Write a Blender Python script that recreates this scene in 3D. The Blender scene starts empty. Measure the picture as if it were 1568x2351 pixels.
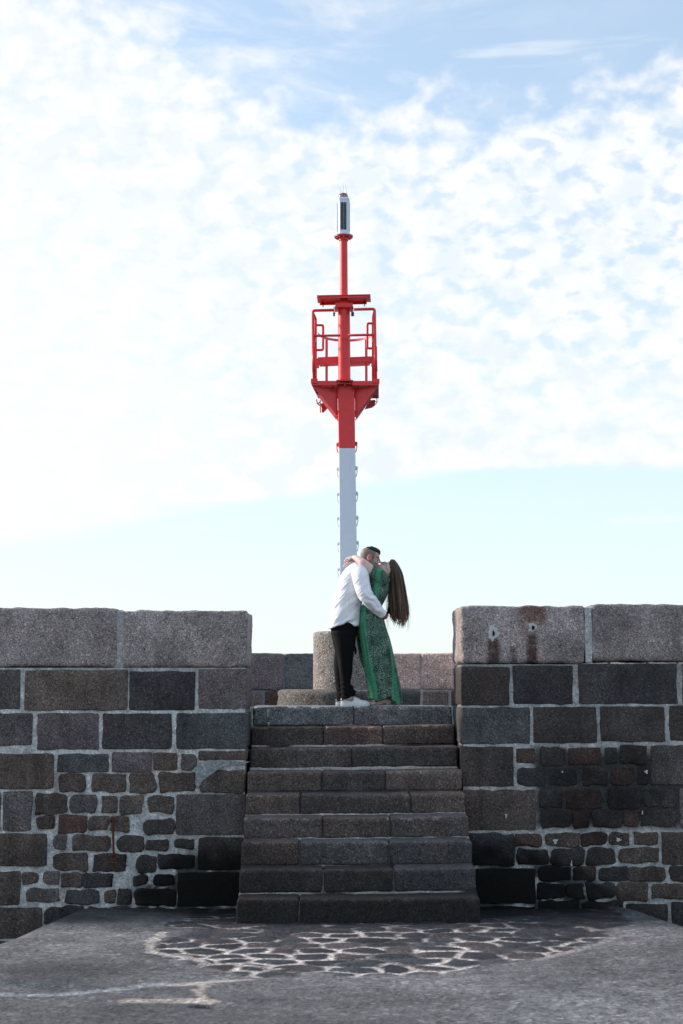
import bpy, math, random
import numpy as np
from mathutils import Vector, Matrix, Euler
rnd = random.Random(7)
C = bpy.context.scene
COL = C.collection
# ------------------------------------------------------------------ camera, sky, sun, exposure
FPX = 3267.0                                  # focal length in photo units (frame 1568 x 2351 units)
CAM = Vector((0.0, -15.7, 2.2))
PITCH, YAW = math.atan(389.5 / FPX), math.atan(39 / FPX)
cam_data = bpy.data.cameras.new('camera')
cam = bpy.data.objects.new('camera', cam_data)
COL.objects.link(cam)
cam.location = CAM
cam.rotation_euler = (math.pi / 2 + PITCH, 0, -YAW)
cam_data.sensor_fit = 'HORIZONTAL'
cam_data.sensor_width = 24
cam_data.lens = FPX / 1568 * 24
cam_data.clip_end = 6000
cam_data.dof.use_dof = True
cam_data.dof.focus_distance = 15.9
cam_data.dof.aperture_fstop = 3.2
C.camera = cam
CR = Euler((math.pi / 2 + PITCH, 0, -YAW)).to_matrix()

SUN_EL, SUN_AZ = math.radians(24), math.radians(-72)      # low, to the left and a little beyond the couple
C.view_settings.view_transform = 'Standard'
C.view_settings.look = 'None'
C.view_settings.gamma = 1
C.view_settings.exposure = 1.1
sun_d = bpy.data.lights.new('sun', 'SUN')
sun = bpy.data.objects.new('sun', sun_d)
COL.objects.link(sun)
sun_d.energy = 2.3
sun_d.angle = math.radians(8)
sun_d.color = (1.0, 0.86, 0.76)
sdir = Vector((math.sin(SUN_AZ) * math.cos(SUN_EL), math.cos(SUN_AZ) * math.cos(SUN_EL), math.sin(SUN_EL)))
sun.rotation_euler = sdir.to_track_quat('Z', 'Y').to_euler()


class NT:
    """small helper for node trees"""
    def __init__(s, tree):
        s.t = tree
        s.t.nodes.clear()
    def n(s, kind, **kw):
        nd = s.t.nodes.new(kind)
        ins = kw.pop('ins', {})
        for k, v in kw.items():
            setattr(nd, k, v)
        for k, v in ins.items():
            s.set(nd.inputs[k], v)
        return nd
    def set(s, sock, v):
        if isinstance(v, bpy.types.NodeSocket):
            s.t.links.new(v, sock)
        elif isinstance(v, bpy.types.Node):
            s.t.links.new(v.outputs[0], sock)
        else:
            sock.default_value = v
    def m(s, op, a, b=0.0, c=0.0, clamp=False):
        nd = s.t.nodes.new('ShaderNodeMath')
        nd.operation = op
        nd.use_clamp = clamp
        for i, v in enumerate((a, b, c)):
            s.set(nd.inputs[i], v)
        return nd.outputs[0]
    def mix(s, f, a, b, mode='MIX'):
        nd = s.t.nodes.new('ShaderNodeMix')
        nd.data_type = 'RGBA'
        nd.blend_type = mode
        nd.clamp_factor = True
        s.set(nd.inputs[0], f)
        for k, v in ((6, a), (7, b)):
            if isinstance(v, (tuple, list)) and len(v) == 3:
                v = (*v, 1)
            s.set(nd.inputs[k], v)
        return nd.outputs[2]
    def rng(s, v, a, b, c=0.0, d=1.0, smooth=True):
        nd = s.t.nodes.new('ShaderNodeMapRange')
        nd.interpolation_type = 'SMOOTHSTEP' if smooth else 'LINEAR'
        s.set(nd.inputs[0], v)
        for i, q in enumerate((a, b, c, d)):
            s.set(nd.inputs[i + 1], q)
        return nd.outputs[0]
    def noise(s, vec, scale, detail=4, rough=0.55, dist=0.0):
        nd = s.n('ShaderNodeTexNoise', ins={'Scale': scale, 'Detail': detail, 'Roughness': rough, 'Distortion': dist})
        s.set(nd.inputs['Vector'], vec)
        return nd.outputs[0]
    def mapv(s, vec, scale=(1, 1, 1), rot=(0, 0, 0), loc=(0, 0, 0)):
        nd = s.n('ShaderNodeMapping', ins={'Scale': scale, 'Rotation': rot, 'Location': loc})
        s.set(nd.inputs['Vector'], vec)
        return nd.outputs[0]


world = bpy.data.worlds.new('World')
C.world = world
world.use_nodes = True
w = NT(world.node_tree)
sky = w.n('ShaderNodeTexSky', sky_type='NISHITA', sun_disc=False, sun_elevation=SUN_EL, sun_rotation=SUN_AZ,
          air_density=1.0, dust_density=0.6, ozone_density=2.5)
tc = w.n('ShaderNodeTexCoord')
D3 = tc.outputs['Generated']
sep = w.n('ShaderNodeSeparateXYZ')
w.set(sep.inputs[0], D3)
X, Y, Z = sep.outputs
az = w.m('ARCTAN2', X, Y)
el = w.m('ARCSINE', Z)
comb = w.n('ShaderNodeCombineXYZ')
w.set(comb.inputs[0], az); w.set(comb.inputs[1], el)
AE = comb.outputs[0]
# lower rim of the cloud bank (lower on the left)
t = w.m('POWER', w.m('DIVIDE', w.m('SUBTRACT', 0.10, az), 0.33, clamp=True), 1.2)
el_low = w.m('SUBTRACT', 0.144, w.m('MULTIPLY', t, 0.056))
streak = w.noise(w.mapv(AE, scale=(5, 60, 1), rot=(0, 0, 0.12)), 1.0, 5, 0.55)
dlow = w.m('ADD', w.m('SUBTRACT', el, el_low), w.m('MULTIPLY', w.m('SUBTRACT', streak, 0.5), 0.030))
m_low = w.rng(dlow, -0.004, 0.009)
# upper rim: open blue top right
up_t = w.rng(az, -0.19, -0.02)
el_up = w.m('SUBTRACT', 0.482, w.m('MULTIPLY', up_t, 0.088))
el_up = w.m('ADD', el_up, w.m('MULTIPLY', w.rng(az, 0.08, 0.30), 0.012))
puff = w.noise(w.mapv(AE, scale=(38, 50, 1)), 1.0, 5, 0.5, 0.1)
big = w.noise(w.mapv(AE, scale=(9, 13, 1), loc=(3.1, 1.7, 0)), 1.0, 4, 0.5, 0.3)
dup_ = w.m('ADD', w.m('SUBTRACT', el_up, el), w.m('ADD', w.m('MULTIPLY', w.m('SUBTRACT', puff, 0.5), 0.10), w.m('MULTIPLY', w.m('SUBTRACT', big, 0.5), 0.08)))
m_up = w.rng(dup_, -0.020, 0.030)
wisp = w.noise(w.mapv(AE, scale=(8, 26, 1), rot=(0, 0, -0.3), loc=(5, 2, 0)), 1.0, 6, 0.6, 0.6)
m_wisp = w.m('MULTIPLY', w.rng(wisp, 0.42, 0.75), w.rng(az, 0.20, -0.10, 0.10, 0.85))
# other cloud patches high up and round the back
far = w.noise(w.mapv(D3, scale=(2.2, 2.2, 5.0)), 1.0, 6, 0.55, 0.4)
m_gen = w.m('MULTIPLY', w.rng(far, 0.47, 0.72), 0.75)
front = w.rng(w.m('ABSOLUTE', az), 1.3, 0.8)
high = w.rng(el, 0.52, 0.75)
bank = w.m('MAXIMUM', m_up, m_wisp)
bank = w.m('MULTIPLY', w.m('MULTIPLY', bank, m_low), w.m('MULTIPLY', front, w.m('SUBTRACT', 1.0, high)))
# thin gaps inside the bank, more of them on the right
gap = w.noise(w.mapv(AE, scale=(46, 74, 1), rot=(0, 0, -0.2), loc=(9, 4, 0)), 1.0, 5, 0.52, 0.2)
gapm = w.m('MULTIPLY', w.rng(gap, 0.47, 0.66), w.rng(az, -0.22, 0.22, 0.30, 1.0))
gapm = w.m('MULTIPLY', gapm, w.rng(el, 0.14, 0.25, 0.35, 1.0))
bank = w.m('MULTIPLY', bank, w.m('SUBTRACT', 1.0, w.m('MULTIPLY', gapm, 0.66)))
thin = w.noise(w.mapv(AE, scale=(6, 55, 1), rot=(0, 0, 0.15), loc=(2, 8, 0)), 1.0, 4, 0.5)
low_wisps = w.m('MULTIPLY', w.rng(thin, 0.60, 0.75), w.m('MULTIPLY', w.rng(el, 0.07, 0.10), 0.45))
cloud = w.m('MAXIMUM', w.m('MAXIMUM', bank, low_wisps), w.m('MULTIPLY', m_gen, w.m('MAXIMUM', w.m('SUBTRACT', 1.0, front), high)))
SKYS = 0.12
tint = w.mix(1.0, sky.outputs[0], (0.92, 1.04, 1.02), 'MULTIPLY')
# pale summer haze veil near the horizon
veil = w.rng(el, 0.34, 0.0)
veil = w.m('ADD', w.m('MULTIPLY', veil, 0.42), 0.38)
skyc = w.mix(veil, tint, (3.42, 3.66, 3.84))
cl = w.mix(w.m('MAXIMUM', w.rng(puff, 0.34, 0.60), w.m('MULTIPLY', w.rng(az, 0.12, -0.20), w.rng(el, 0.42, 0.28, 0.2, 0.85))), (3.36, 3.68, 3.92), (3.95, 4.0, 4.05))
full = w.mix(cloud, skyc, cl)
bg = w.n('ShaderNodeBackground', ins={'Strength': SKYS})
w.set(bg.inputs[0], full)
out = w.n('ShaderNodeOutputWorld')
w.set(out.inputs[0], bg)

# ------------------------------------------------------------------ measuring helpers
def at(px, py, yy):
    """point on the vertical plane Y = yy that the photo shows at (px, py)"""
    d = CR @ Vector(((px - 784) / FPX, (1175.5 - py) / FPX, -1))
    k = (yy - CAM.y) / d.y
    return CAM + d * k
def proj(V):
    V = np.asarray(V, float) - np.array(CAM)
    L = V @ np.array(CR)
    return 784 - FPX * L[:, 0] / L[:, 2], 1175.5 + FPX * L[:, 1] / L[:, 2]
def z1(x, y): return 658.6 + .22 * x, 1223 + .22 * y
def z3(x, y): return 677.4 + .17343 * x, 658.6 + .17343 * y
def z2(x, y): return 658.6 + .16 * x, 407.7 + .16 * y
def z9(x, y): return 752.6 + .128 * x, 1229.3 + .128 * y

# ------------------------------------------------------------------ numeric noise
def _h(i, j, k, seed):
    n = (i * 374761393 + j * 668265263 + k * 2147483647 + seed * 974634777) & 0xffffffff
    n = ((n ^ (n >> 13)) * 1274126177) & 0xffffffff
    return ((n ^ (n >> 16)) & 0xffff) / 65535.0
def vnoise(P, seed=0):
    P = np.asarray(P, float)
    F = np.floor(P).astype(np.int64)
    f = P - F
    f = f * f * (3 - 2 * f)
    r = 0
    for a in (0, 1):
        for b in (0, 1):
            for c in (0, 1):
                wt = (f[:, 0] if a else 1 - f[:, 0]) * (f[:, 1] if b else 1 - f[:, 1]) * (f[:, 2] if c else 1 - f[:, 2])
                r = r + wt * _h(F[:, 0] + a, F[:, 1] + b, F[:, 2] + c, seed)
    return r
def fbm(P, scale, octs=3, seed=0):
    P = np.asarray(P, float) * scale
    r, a, s = 0, 1, 0
    for o in range(octs):
        r = r + a * vnoise(P * 2 ** o, seed + o)
        s += a
        a *= .5
    return r / s - .5
def sstep(a, b, v):
    t = np.clip((np.asarray(v, float) - a) / (b - a), 0, 1)
    return t * t * (3 - 2 * t)

# ------------------------------------------------------------------ geometry helpers
class Geo:
    def __init__(s): s.V, s.F, s.Cc, s.n, s.U = [], [], [], 0, []
    def add(s, V, F, col=(1, 1, 1), uv=None):
        V = np.asarray(V, float)
        s.V.append(V)
        s.F += [tuple(i + s.n for i in f) for f in F]
        c = np.asarray(col, float)
        if c.ndim == 1: c = np.tile(c, (len(V), 1))
        s.Cc.append(c[:, :3])
        s.U.append(np.zeros((len(V), 2)) if uv is None else np.asarray(uv, float))
        s.n += len(V)
        return s
    def get(s): return np.concatenate(s.V), s.F, np.concatenate(s.Cc), np.concatenate(s.U)

def empty(name, loc, label, cat, group=None):
    o = bpy.data.objects.new(name, None)
    COL.objects.link(o)
    o.location = loc
    o['label'] = label; o['category'] = cat
    if group: o['group'] = group
    o.empty_display_size = .1
    return o
def rootloc(p):
    while p.parent: p = p.parent
    return np.array(p.location)
def build(name, geo, mat, parent=None, smooth=True, label=None, sharp=None, uv=False):
    V, F, cc, U = geo.get() if isinstance(geo, Geo) else (geo[0], geo[1], np.ones((len(geo[0]), 3)), None)
    if parent is not None: V = V - rootloc(parent)
    me = bpy.data.meshes.new(name)
    me.from_pydata(V.tolist(), [], F)
    me.update()
    ca = me.color_attributes.new('Col', 'FLOAT_COLOR', 'POINT')
    ca.data.foreach_set('color', np.concatenate([cc, np.ones((len(cc), 1))], 1).astype(np.float32).ravel())
    if uv:
        at_ = me.attributes.new('PatUV', 'FLOAT_VECTOR', 'POINT')
        at_.data.foreach_set('vector', np.concatenate([U, np.zeros((len(U), 1))], 1).astype(np.float32).ravel())
    if smooth: me.polygons.foreach_set('use_smooth', [True] * len(me.polygons))
    if sharp is not None: me.set_sharp_from_angle(angle=math.radians(sharp))
    me.materials.append(mat)
    o = bpy.data.objects.new(name, me)
    COL.objects.link(o)
    if parent is not None: o.parent = parent
    if label: o['label'] = label
    return o

def lines(a, b, r, sp):
    L = b - a
    n = max(1, int(round((L - 2 * r) / sp)))
    inner = np.linspace(a + r, b - r, n + 1)
    return np.concatenate([[a, a + .28 * r, a + .62 * r], inner, [b - .62 * r, b - .28 * r, b]])
def roundbox(x0, x1, y0, y1, z0, z1_, r=.02, sp=.06, spy=.2, rc=0, jit=0, rough=.003, seed=0, tilt=0):
    r = min(r, (x1 - x0) * .3, (z1_ - z0) * .3, (y1 - y0) * .3)
    ax = [lines(x0, x1, r, sp), lines(y0, y1, r, spy), lines(z0, z1_, r, sp)]
    n = [len(a) for a in ax]
    ids, V, F = {}, [], []
    def vid(i, j, k):
        key = (i, j, k)
        if key not in ids:
            ids[key] = len(V)
            V.append((ax[0][i], ax[1][j], ax[2][k]))
        return ids[key]
    for d in range(3):
        a, b = (d + 1) % 3, (d + 2) % 3
        for side in (0, n[d] - 1):
            for i in range(n[a] - 1):
                for j in range(n[b] - 1):
                    q = []
                    for (u, v) in ((i, j), (i + 1, j), (i + 1, j + 1), (i, j + 1)):
                        t = [0, 0, 0]; t[d] = side; t[a] = u; t[b] = v
                        q.append(vid(*t))
                    if side == 0: q.reverse()
                    F.append(tuple(q))
    V = np.array(V)
    lo = np.array([x0, y0, z0]) + r; hi = np.array([x1, y1, z1_]) - r
    Q = np.clip(V, lo, hi); d = V - Q
    ln = np.linalg.norm(d, axis=1, keepdims=True)
    V = Q + d / np.maximum(ln, 1e-9) * r
    cx, cz, hw, hh = (x0 + x1) / 2, (z0 + z1_) / 2, (x1 - x0) / 2, (z1_ - z0) / 2
    if rc > 0:
        rc = min(rc, hw * .95, hh * .95)
        px, pz = V[:, 0] - cx, V[:, 2] - cz
        vr = np.array([.45, 1.35, .8, 1.15, .55, 1.5])
        rc = np.minimum(rc * vr[((px > 0) * 1 + (pz > 0) * 2 + int(abs(seed)) * 3) % 6], min(hw, hh) * .95) if jit > .01 else np.full(len(V), rc)
        qx, qz = (np.abs(px) - (hw - rc)) / rc, (np.abs(pz) - (hh - rc)) / rc
        m = (qx > 0) & (qz > 0)
        f = np.where(m, np.maximum(qx, qz) / np.maximum(np.hypot(qx, qz), 1e-9), 1)
        V[:, 0] = np.where(m, cx + np.sign(px) * (hw - rc + rc * qx * f), V[:, 0])
        V[:, 2] = np.where(m, cz + np.sign(pz) * (hh - rc + rc * qz * f), V[:, 2])
    if jit:
        V[:, 0] += fbm(V + seed * 3.7, 9, 2, 11) * jit * 2
        V[:, 2] += fbm(V + seed * 3.7, 9, 2, 23) * jit * 2
    if rough:
        dn = fbm(V, 7, 2, 5) * rough * 1.5 + fbm(V, 28, 3, 9) * rough
        c = np.array([cx, (y0 + y1) / 2, cz])
        e = np.abs(V - c) / np.array([hw, (y1 - y0) / 2, hh])
        N = np.sign(V - c) * (e > .93 - 0 * e)
        V += N * dn[:, None]
    if tilt: V[:, 2] += tilt * (V[:, 0] - cx) / (2 * hw)
    return V, F

def loft(rings, cap=True, closed=True):
    n = len(rings[0]); V = np.concatenate(rings); F = []
    for i in range(len(rings) - 1):
        for j in range(n if closed else n - 1):
            k = (j + 1) % n
            F.append((i * n + j, i * n + k, (i + 1) * n + k, (i + 1) * n + j))
    if cap:
        F.append(tuple(range(n - 1, -1, -1)))
        F.append(tuple((len(rings) - 1) * n + j for j in range(n)))
    return V, F
def tube(P, R, n=10, cap=True, flat=1.0, up=(0, 1, 0)):
    """tube through the points P; R radii; flat squeezes it along 'up'"""
    P = [Vector(p) for p in P]
    if not hasattr(R, '__len__'): R = [R] * len(P)
    rings = []; prev = Vector(up)
    for i, p in enumerate(P):
        tdir = (P[min(i + 1, len(P) - 1)] - P[max(i - 1, 0)]).normalized()
        a = prev - tdir * prev.dot(tdir)
        if a.length < 1e-4: a = tdir.orthogonal()
        a.normalize(); b = tdir.cross(a); prev = a
        rings.append(np.array([p + a * (math.cos(2 * math.pi * j / n) * R[i] * flat) + b * (math.sin(2 * math.pi * j / n) * R[i]) for j in range(n)]))
    return loft(rings, cap)
def smoothpath(P, k=4):
    P = [np.array(p, float) for p in P]; o = []
    Q = [2 * P[0] - P[1]] + P + [2 * P[-1] - P[-2]]
    for i in range(1, len(Q) - 2):
        for s in range(k):
            t = s / k; a, b, c, d = Q[i - 1:i + 3]
            o.append(.5 * ((2 * b) + (-a + c) * t + (2 * a - 5 * b + 4 * c - d) * t * t + (-a + 3 * b - 3 * c + d) * t ** 3))
    o.append(P[-1])
    return o
def stube(P, R, n=12, k=4, **kw):
    pp = smoothpath(P, k)
    rr = [float(q[0]) for q in smoothpath([(r, 0, 0) for r in R], k)]
    return tube(pp, rr, n, **kw)
def box(c, s, M=None):
    c = np.array(c, float); s = np.array(s, float) / 2
    V = np.array([[x, y, z] for x in (-1, 1) for y in (-1, 1) for z in (-1, 1)]) * s
    if M is not None: V = V @ np.array(M).T
    F = [(0, 1, 3, 2), (4, 6, 7, 5), (0, 4, 5, 1), (2, 3, 7, 6), (0, 2, 6, 4), (1, 5, 7, 3)]
    return V + c, F
def ellipsoid(c, r, M=None, nu=20, nv=14):
    V, F = [], []
    for i in range(nv + 1):
        ph = math.pi * i / nv
        for j in range(nu):
            th = 2 * math.pi * j / nu
            V.append((math.sin(ph) * math.cos(th) * r[0], math.sin(ph) * math.sin(th) * r[1], math.cos(ph) * r[2]))
    for i in range(nv):
        for j in range(nu):
            k = (j + 1) % nu
            F.append((i * nu + j, (i + 1) * nu + j, (i + 1) * nu + k, i * nu + k))
    V = np.array(V)
    if M is not None: V = V @ np.array(M).T
    return V + np.array(c), F
def prism(poly, y0, y1):
    """closed outline [(x, z), ...] pushed from y0 to y1"""
    n = len(poly)
    V = [(p[0], y0, p[1]) for p in poly] + [(p[0], y1, p[1]) for p in poly]
    F = [tuple(range(n)), tuple(range(2 * n - 1, n - 1, -1))] + [(i, i + n, (i + 1) % n + n, (i + 1) % n) for i in range(n)]
    return np.array(V), F
def lathe(prof, c, n=40):
    V, F = [], []
    for (r, z) in prof:
        for j in range(n):
            a = 2 * math.pi * j / n
            V.append((c[0] + r * math.cos(a), c[1] + r * math.sin(a), z))
    m = len(prof)
    for i in range(m - 1):
        for j in range(n):
            k = (j + 1) % n
            F.append((i * n + j, i * n + k, (i + 1) * n + k, (i + 1) * n + j))
    return np.array(V), F
def hexa(a, b):
    """two quads (front and back corner lists) joined into a solid"""
    V = np.array([tuple(p) for p in a] + [tuple(p) for p in b]); n = len(a)
    F = [tuple(range(n)), tuple(range(2 * n - 1, n - 1, -1))] + [(i, i + n, (i + 1) % n + n, (i + 1) % n) for i in range(n)]
    return V, F
def fuse(parts, voxel, smooth=3):
    g = Geo()
    for V, F in parts: g.add(V, F)
    V, F, _, _ = g.get()
    me = bpy.data.meshes.new('tmp'); me.from_pydata(V.tolist(), [], F); me.update()
    o = bpy.data.objects.new('tmp', me); COL.objects.link(o)
    m = o.modifiers.new('r', 'REMESH'); m.mode = 'VOXEL'; m.voxel_size = voxel
    if smooth:
        s = o.modifiers.new('s', 'SMOOTH'); s.factor = .5; s.iterations = smooth
    dg = bpy.context.evaluated_depsgraph_get()
    e = o.evaluated_get(dg); m2 = e.to_mesh()
    n = len(m2.vertices); co = np.empty(n * 3, np.float32); m2.vertices.foreach_get('co', co)
    no = np.empty(n * 3, np.float32); m2.vertices.foreach_get('normal', no)
    F = [tuple(p.vertices) for p in m2.polygons]
    e.to_mesh_clear()
    bpy.data.objects.remove(o); bpy.data.meshes.remove(me)
    return co.reshape(-1, 3).astype(float), F, no.reshape(-1, 3).astype(float)

# ------------------------------------------------------------------ materials
def newmat(name):
    m = bpy.data.materials.new(name); m.use_nodes = True
    t = NT(m.node_tree)
    o = t.n('ShaderNodeOutputMaterial'); b = t.n('ShaderNodeBsdfPrincipled')
    t.t.links.new(b.outputs[0], o.inputs[0])
    return m, t, b
def bump(t, b, h, strength, dist):
    bp = t.n('ShaderNodeBump', ins={'Strength': strength, 'Distance': dist, 'Height': h})
    t.set(b.inputs['Normal'], bp)
def stone_mat(name, speck=.85, bumpd=.006, rough=.85, grain=110, mott=.5, spec=.3, warmth=.3):
    m, t, b = newmat(name)
    ob = t.n('ShaderNodeTexCoord').outputs['Object']
    col = t.n('ShaderNodeVertexColor', layer_name='Col').outputs[0]
    n1 = t.noise(ob, grain, 2, .6)
    v = t.n('ShaderNodeTexVoronoi', ins={'Scale': grain * .75}); t.set(v.inputs['Vector'], ob)
    vs = t.n('ShaderNodeSeparateXYZ'); t.set(vs.inputs[0], v.outputs['Color'])
    n2 = t.noise(ob, 5, 5, .6, .4)
    n3 = t.noise(ob, 30, 3, .6)
    f = t.m('ADD', t.m('MULTIPLY', t.m('SUBTRACT', n1, .5), 3.2 * speck), t.m('MULTIPLY', t.m('SUBTRACT', vs.outputs[0], .5), 0.8 * speck))
    bright = t.rng(vs.outputs[1], .86, .97, 0, 1.1 * speck)
    f = t.m('ADD', f, bright)
    f = t.m('ADD', f, t.m('MULTIPLY', t.m('SUBTRACT', n2, .5), 1.6 * mott))
    f = t.m('ADD', f, t.m('MULTIPLY', t.m('SUBTRACT', n3, .5), 1.2 * mott))
    f = t.m('MAXIMUM', t.m('ADD', f, .95), .12)
    sc = t.n('ShaderNodeVectorMath', operation='SCALE'); t.set(sc.inputs[0], col); t.set(sc.inputs['Scale'], f)
    warm = t.mix(t.rng(t.noise(ob, 2.3, 4, .6), 0.45, .7, 0, warmth), sc.outputs[0], t.mix(1, sc.outputs[0], (1.25, 1.0, .86), 'MULTIPLY'))
    t.set(b.inputs['Base Color'], warm)
    b.inputs['Roughness'].default_value = rough
    b.inputs['Specular IOR Level'].default_value = spec
    h = t.m('ADD', t.m('MULTIPLY', n1, .5), t.m('MULTIPLY', n3, 1.2))
    bump(t, b, h, .8, bumpd)
    return m
def plain_mat(name, color, rough=.5, nscale=20, namt=.15, bd=0, spec=.5, coat=0, metallic=0, usecol=False, runs=0):
    m, t, b = newmat(name)
    ob = t.n('ShaderNodeTexCoord').outputs['Object']
    n = t.noise(ob, nscale, 5, .6)
    base = t.n('ShaderNodeVertexColor', layer_name='Col').outputs[0] if usecol else (*color, 1)
    f = t.m('ADD', 1 - namt, t.m('MULTIPLY', n, 2 * namt))
    sc = t.n('ShaderNodeVectorMath', operation='SCALE'); t.set(sc.inputs[0], base if usecol else color); t.set(sc.inputs['Scale'], f)
    res_ = sc.outputs[0]
    if runs:
        st_ = t.noise(t.mapv(ob, scale=(28, 28, 1.3)), 1, 4, .6)
        sp_ = t.noise(ob, 55, 3, .6)
        k_ = t.m('MAXIMUM', t.m('MULTIPLY', t.rng(st_, .58, .76), runs), t.m('MULTIPLY', t.rng(sp_, .68, .74), runs * 1.5))
        res_ = t.mix(k_, res_, (.10, .045, .03))
    t.set(b.inputs['Base Color'], res_)
    t.set(b.inputs['Roughness'], t.m('ADD', rough - .06, t.m('MULTIPLY', n, .12)))
    b.inputs['Specular IOR Level'].default_value = spec
    b.inputs['Coat Weight'].default_value = coat
    b.inputs['Metallic'].default_value = metallic
    if bd: bump(t, b, n, .6, bd)
    return m
M_STONE = stone_mat('granite')
M_MORTAR = stone_mat('mortar', speck=.35, bumpd=.008, grain=60, mott=.45, rough=.95, spec=.2)
M_STEP = stone_mat('step_granite', speck=.95, bumpd=.006, rough=.78)
M_CONC = stone_mat('exposed_aggregate_concrete', speck=1.0, bumpd=.010, grain=105, mott=.35, rough=.9)
M_GROUND = stone_mat('worn_asphalt_and_cobbles', speck=.7, bumpd=.012, grain=38, mott=.75, rough=.72, spec=.35, warmth=.1)
M_RUST = plain_mat('rusty_iron', (.11, .032, .022), .9, 60, .5, .002, .2)
M_LIME = plain_mat('lime_white', (.55, .55, .53), .9, 60, .35, .002, .2)
M_HOLE = plain_mat('dark_rust_hole', (.03, .012, .008), .9, 60, .4, .002, .2)
M_RED = plain_mat('red_paint', (.78, .034, .034), .38, 9, .16, 0, .5, runs=.35)
M_WHITEP = plain_mat('white_paint', (.72, .78, .86), .45, 6, .06, 0, .5, runs=.12)
M_GALV = plain_mat('grey_galvanised_steel', (.42, .44, .44), .5, 30, .15, 0, .5)
M_BLACKM = plain_mat('black_steel', (.02, .02, .02), .5, 30, .2, 0, .4)
M_PANEL = plain_mat('solar_cells', (.006, .010, .016), .55, 30, .3, 0, .4)
M_SKIN, _t, _b = newmat('skin')
_ob = _t.n('ShaderNodeTexCoord').outputs['Object']
_n = _t.noise(_ob, 45, 4, .6)
_sc = _t.n('ShaderNodeVectorMath', operation='SCALE'); _t.set(_sc.inputs[0], _t.n('ShaderNodeVertexColor', layer_name='Col').outputs[0]); _t.set(_sc.inputs['Scale'], _t.m('ADD', .9, _t.m('MULTIPLY', _n, .2)))
_t.set(_b.inputs['Base Color'], _sc.outputs[0]); _b.inputs['Roughness'].default_value = .55
_b.inputs['Subsurface Weight'].default_value = .12; _b.inputs['Subsurface Scale'].default_value = .01
_b.inputs['Subsurface Radius'].default_value = (1, .35, .2)
def cloth_mat(name, color, rough=.9, fold=.5, bd=.012, rot=(0, .75, 0), sheen=.2):
    m, t, b = newmat(name)
    ob = t.n('ShaderNodeTexCoord').outputs['Object']
    v = t.mapv(t.mapv(ob, rot=rot), scale=(1.2, 2, 6))
    n = t.noise(v, 2.4, 3, .5, .5)
    n2 = t.noise(ob, 22, 3, .5)
    wv = t.noise(ob, 500, 1, .5)
    f = t.m('ADD', .93, t.m('MULTIPLY', n2, .14))
    sc = t.n('ShaderNodeVectorMath', operation='SCALE'); t.set(sc.inputs[0], color); t.set(sc.inputs['Scale'], f)
    t.set(b.inputs['Base Color'], sc.outputs[0])
    b.inputs['Roughness'].default_value = rough
    b.inputs['Sheen Weight'].default_value = sheen
    b.inputs['Specular IOR Level'].default_value = .2
    h = t.m('ADD', t.m('ADD', n, t.m('MULTIPLY', n2, .18)), t.m('MULTIPLY', wv, .01))
    bump(t, b, h, fold, bd)
    return m
M_SHIRT = cloth_mat('white_cotton', (.88, .88, .92), .9, .9, .030)
M_TROUS = cloth_mat('black_trouser_cloth', (.005, .005, .006), .95, .6, .012, (0, .2, 0), .0)
M_SHOE = plain_mat('white_leather', (.76, .77, .78), .45, 40, .04, .001)
M_SOLEW = plain_mat('white_rubber', (.72, .73, .74), .6, 40, .04, .001)
M_TAUPE = plain_mat('taupe_leather', (.26, .24, .20), .5, 40, .08)
M_TAN = plain_mat('tan_leather', (.26, .10, .045), .55, 50, .2)
M_BEIGE = plain_mat('beige_leather', (.52, .46, .42), .55, 50, .1)
M_LACE = plain_mat('white_laces', (.6, .61, .62), .8, 60, .1)
M_BLACKH = plain_mat('short_black_hair', (.012, .010, .010), .6, 300, .5, .002, .3)
M_TASSEL = plain_mat('black_tassel', (.008, .008, .008), .9, 200, .4, .002, .2)
M_FRAME = plain_mat('dark_spectacle_frame', (.02, .012, .010), .3, 60, .2)
M_GOLD = plain_mat('gold_metal', (.7, .5, .25), .3, 60, .1, metallic=1)
M_GLASS, _t, _b = newmat('clear_glass')
_b.inputs['Base Color'].default_value = (.95, .97, .98, 1); _b.inputs['Transmission Weight'].default_value = 1
_b.inputs['Roughness'].default_value = .02; _b.inputs['IOR'].default_value = 1.15
M_LENS, _t, _b = newmat('lantern_lens_glass')
_b.inputs['Base Color'].default_value = (.55, .35, .40, 1); _b.inputs['Transmission Weight'].default_value = .6
_b.inputs['Roughness'].default_value = .15
# hair
M_HAIR, _t, _b = newmat('long_brown_hair')
_ob = _t.n('ShaderNodeTexCoord').outputs['Object']
_n = _t.noise(_t.mapv(_ob, scale=(160, 160, 4)), 1, 3, .6)
_sc = _t.n('ShaderNodeVectorMath', operation='SCALE'); _t.set(_sc.inputs[0], _t.n('ShaderNodeVertexColor', layer_name='Col').outputs[0]); _t.set(_sc.inputs['Scale'], _t.m('ADD', .4, _t.m('MULTIPLY', _n, 1.2)))
_t.set(_b.inputs['Base Color'], _sc.outputs[0]); _b.inputs['Roughness'].default_value = .42
_b.inputs['Specular IOR Level'].default_value = .5; _b.inputs['Anisotropic'].default_value = .5
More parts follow.
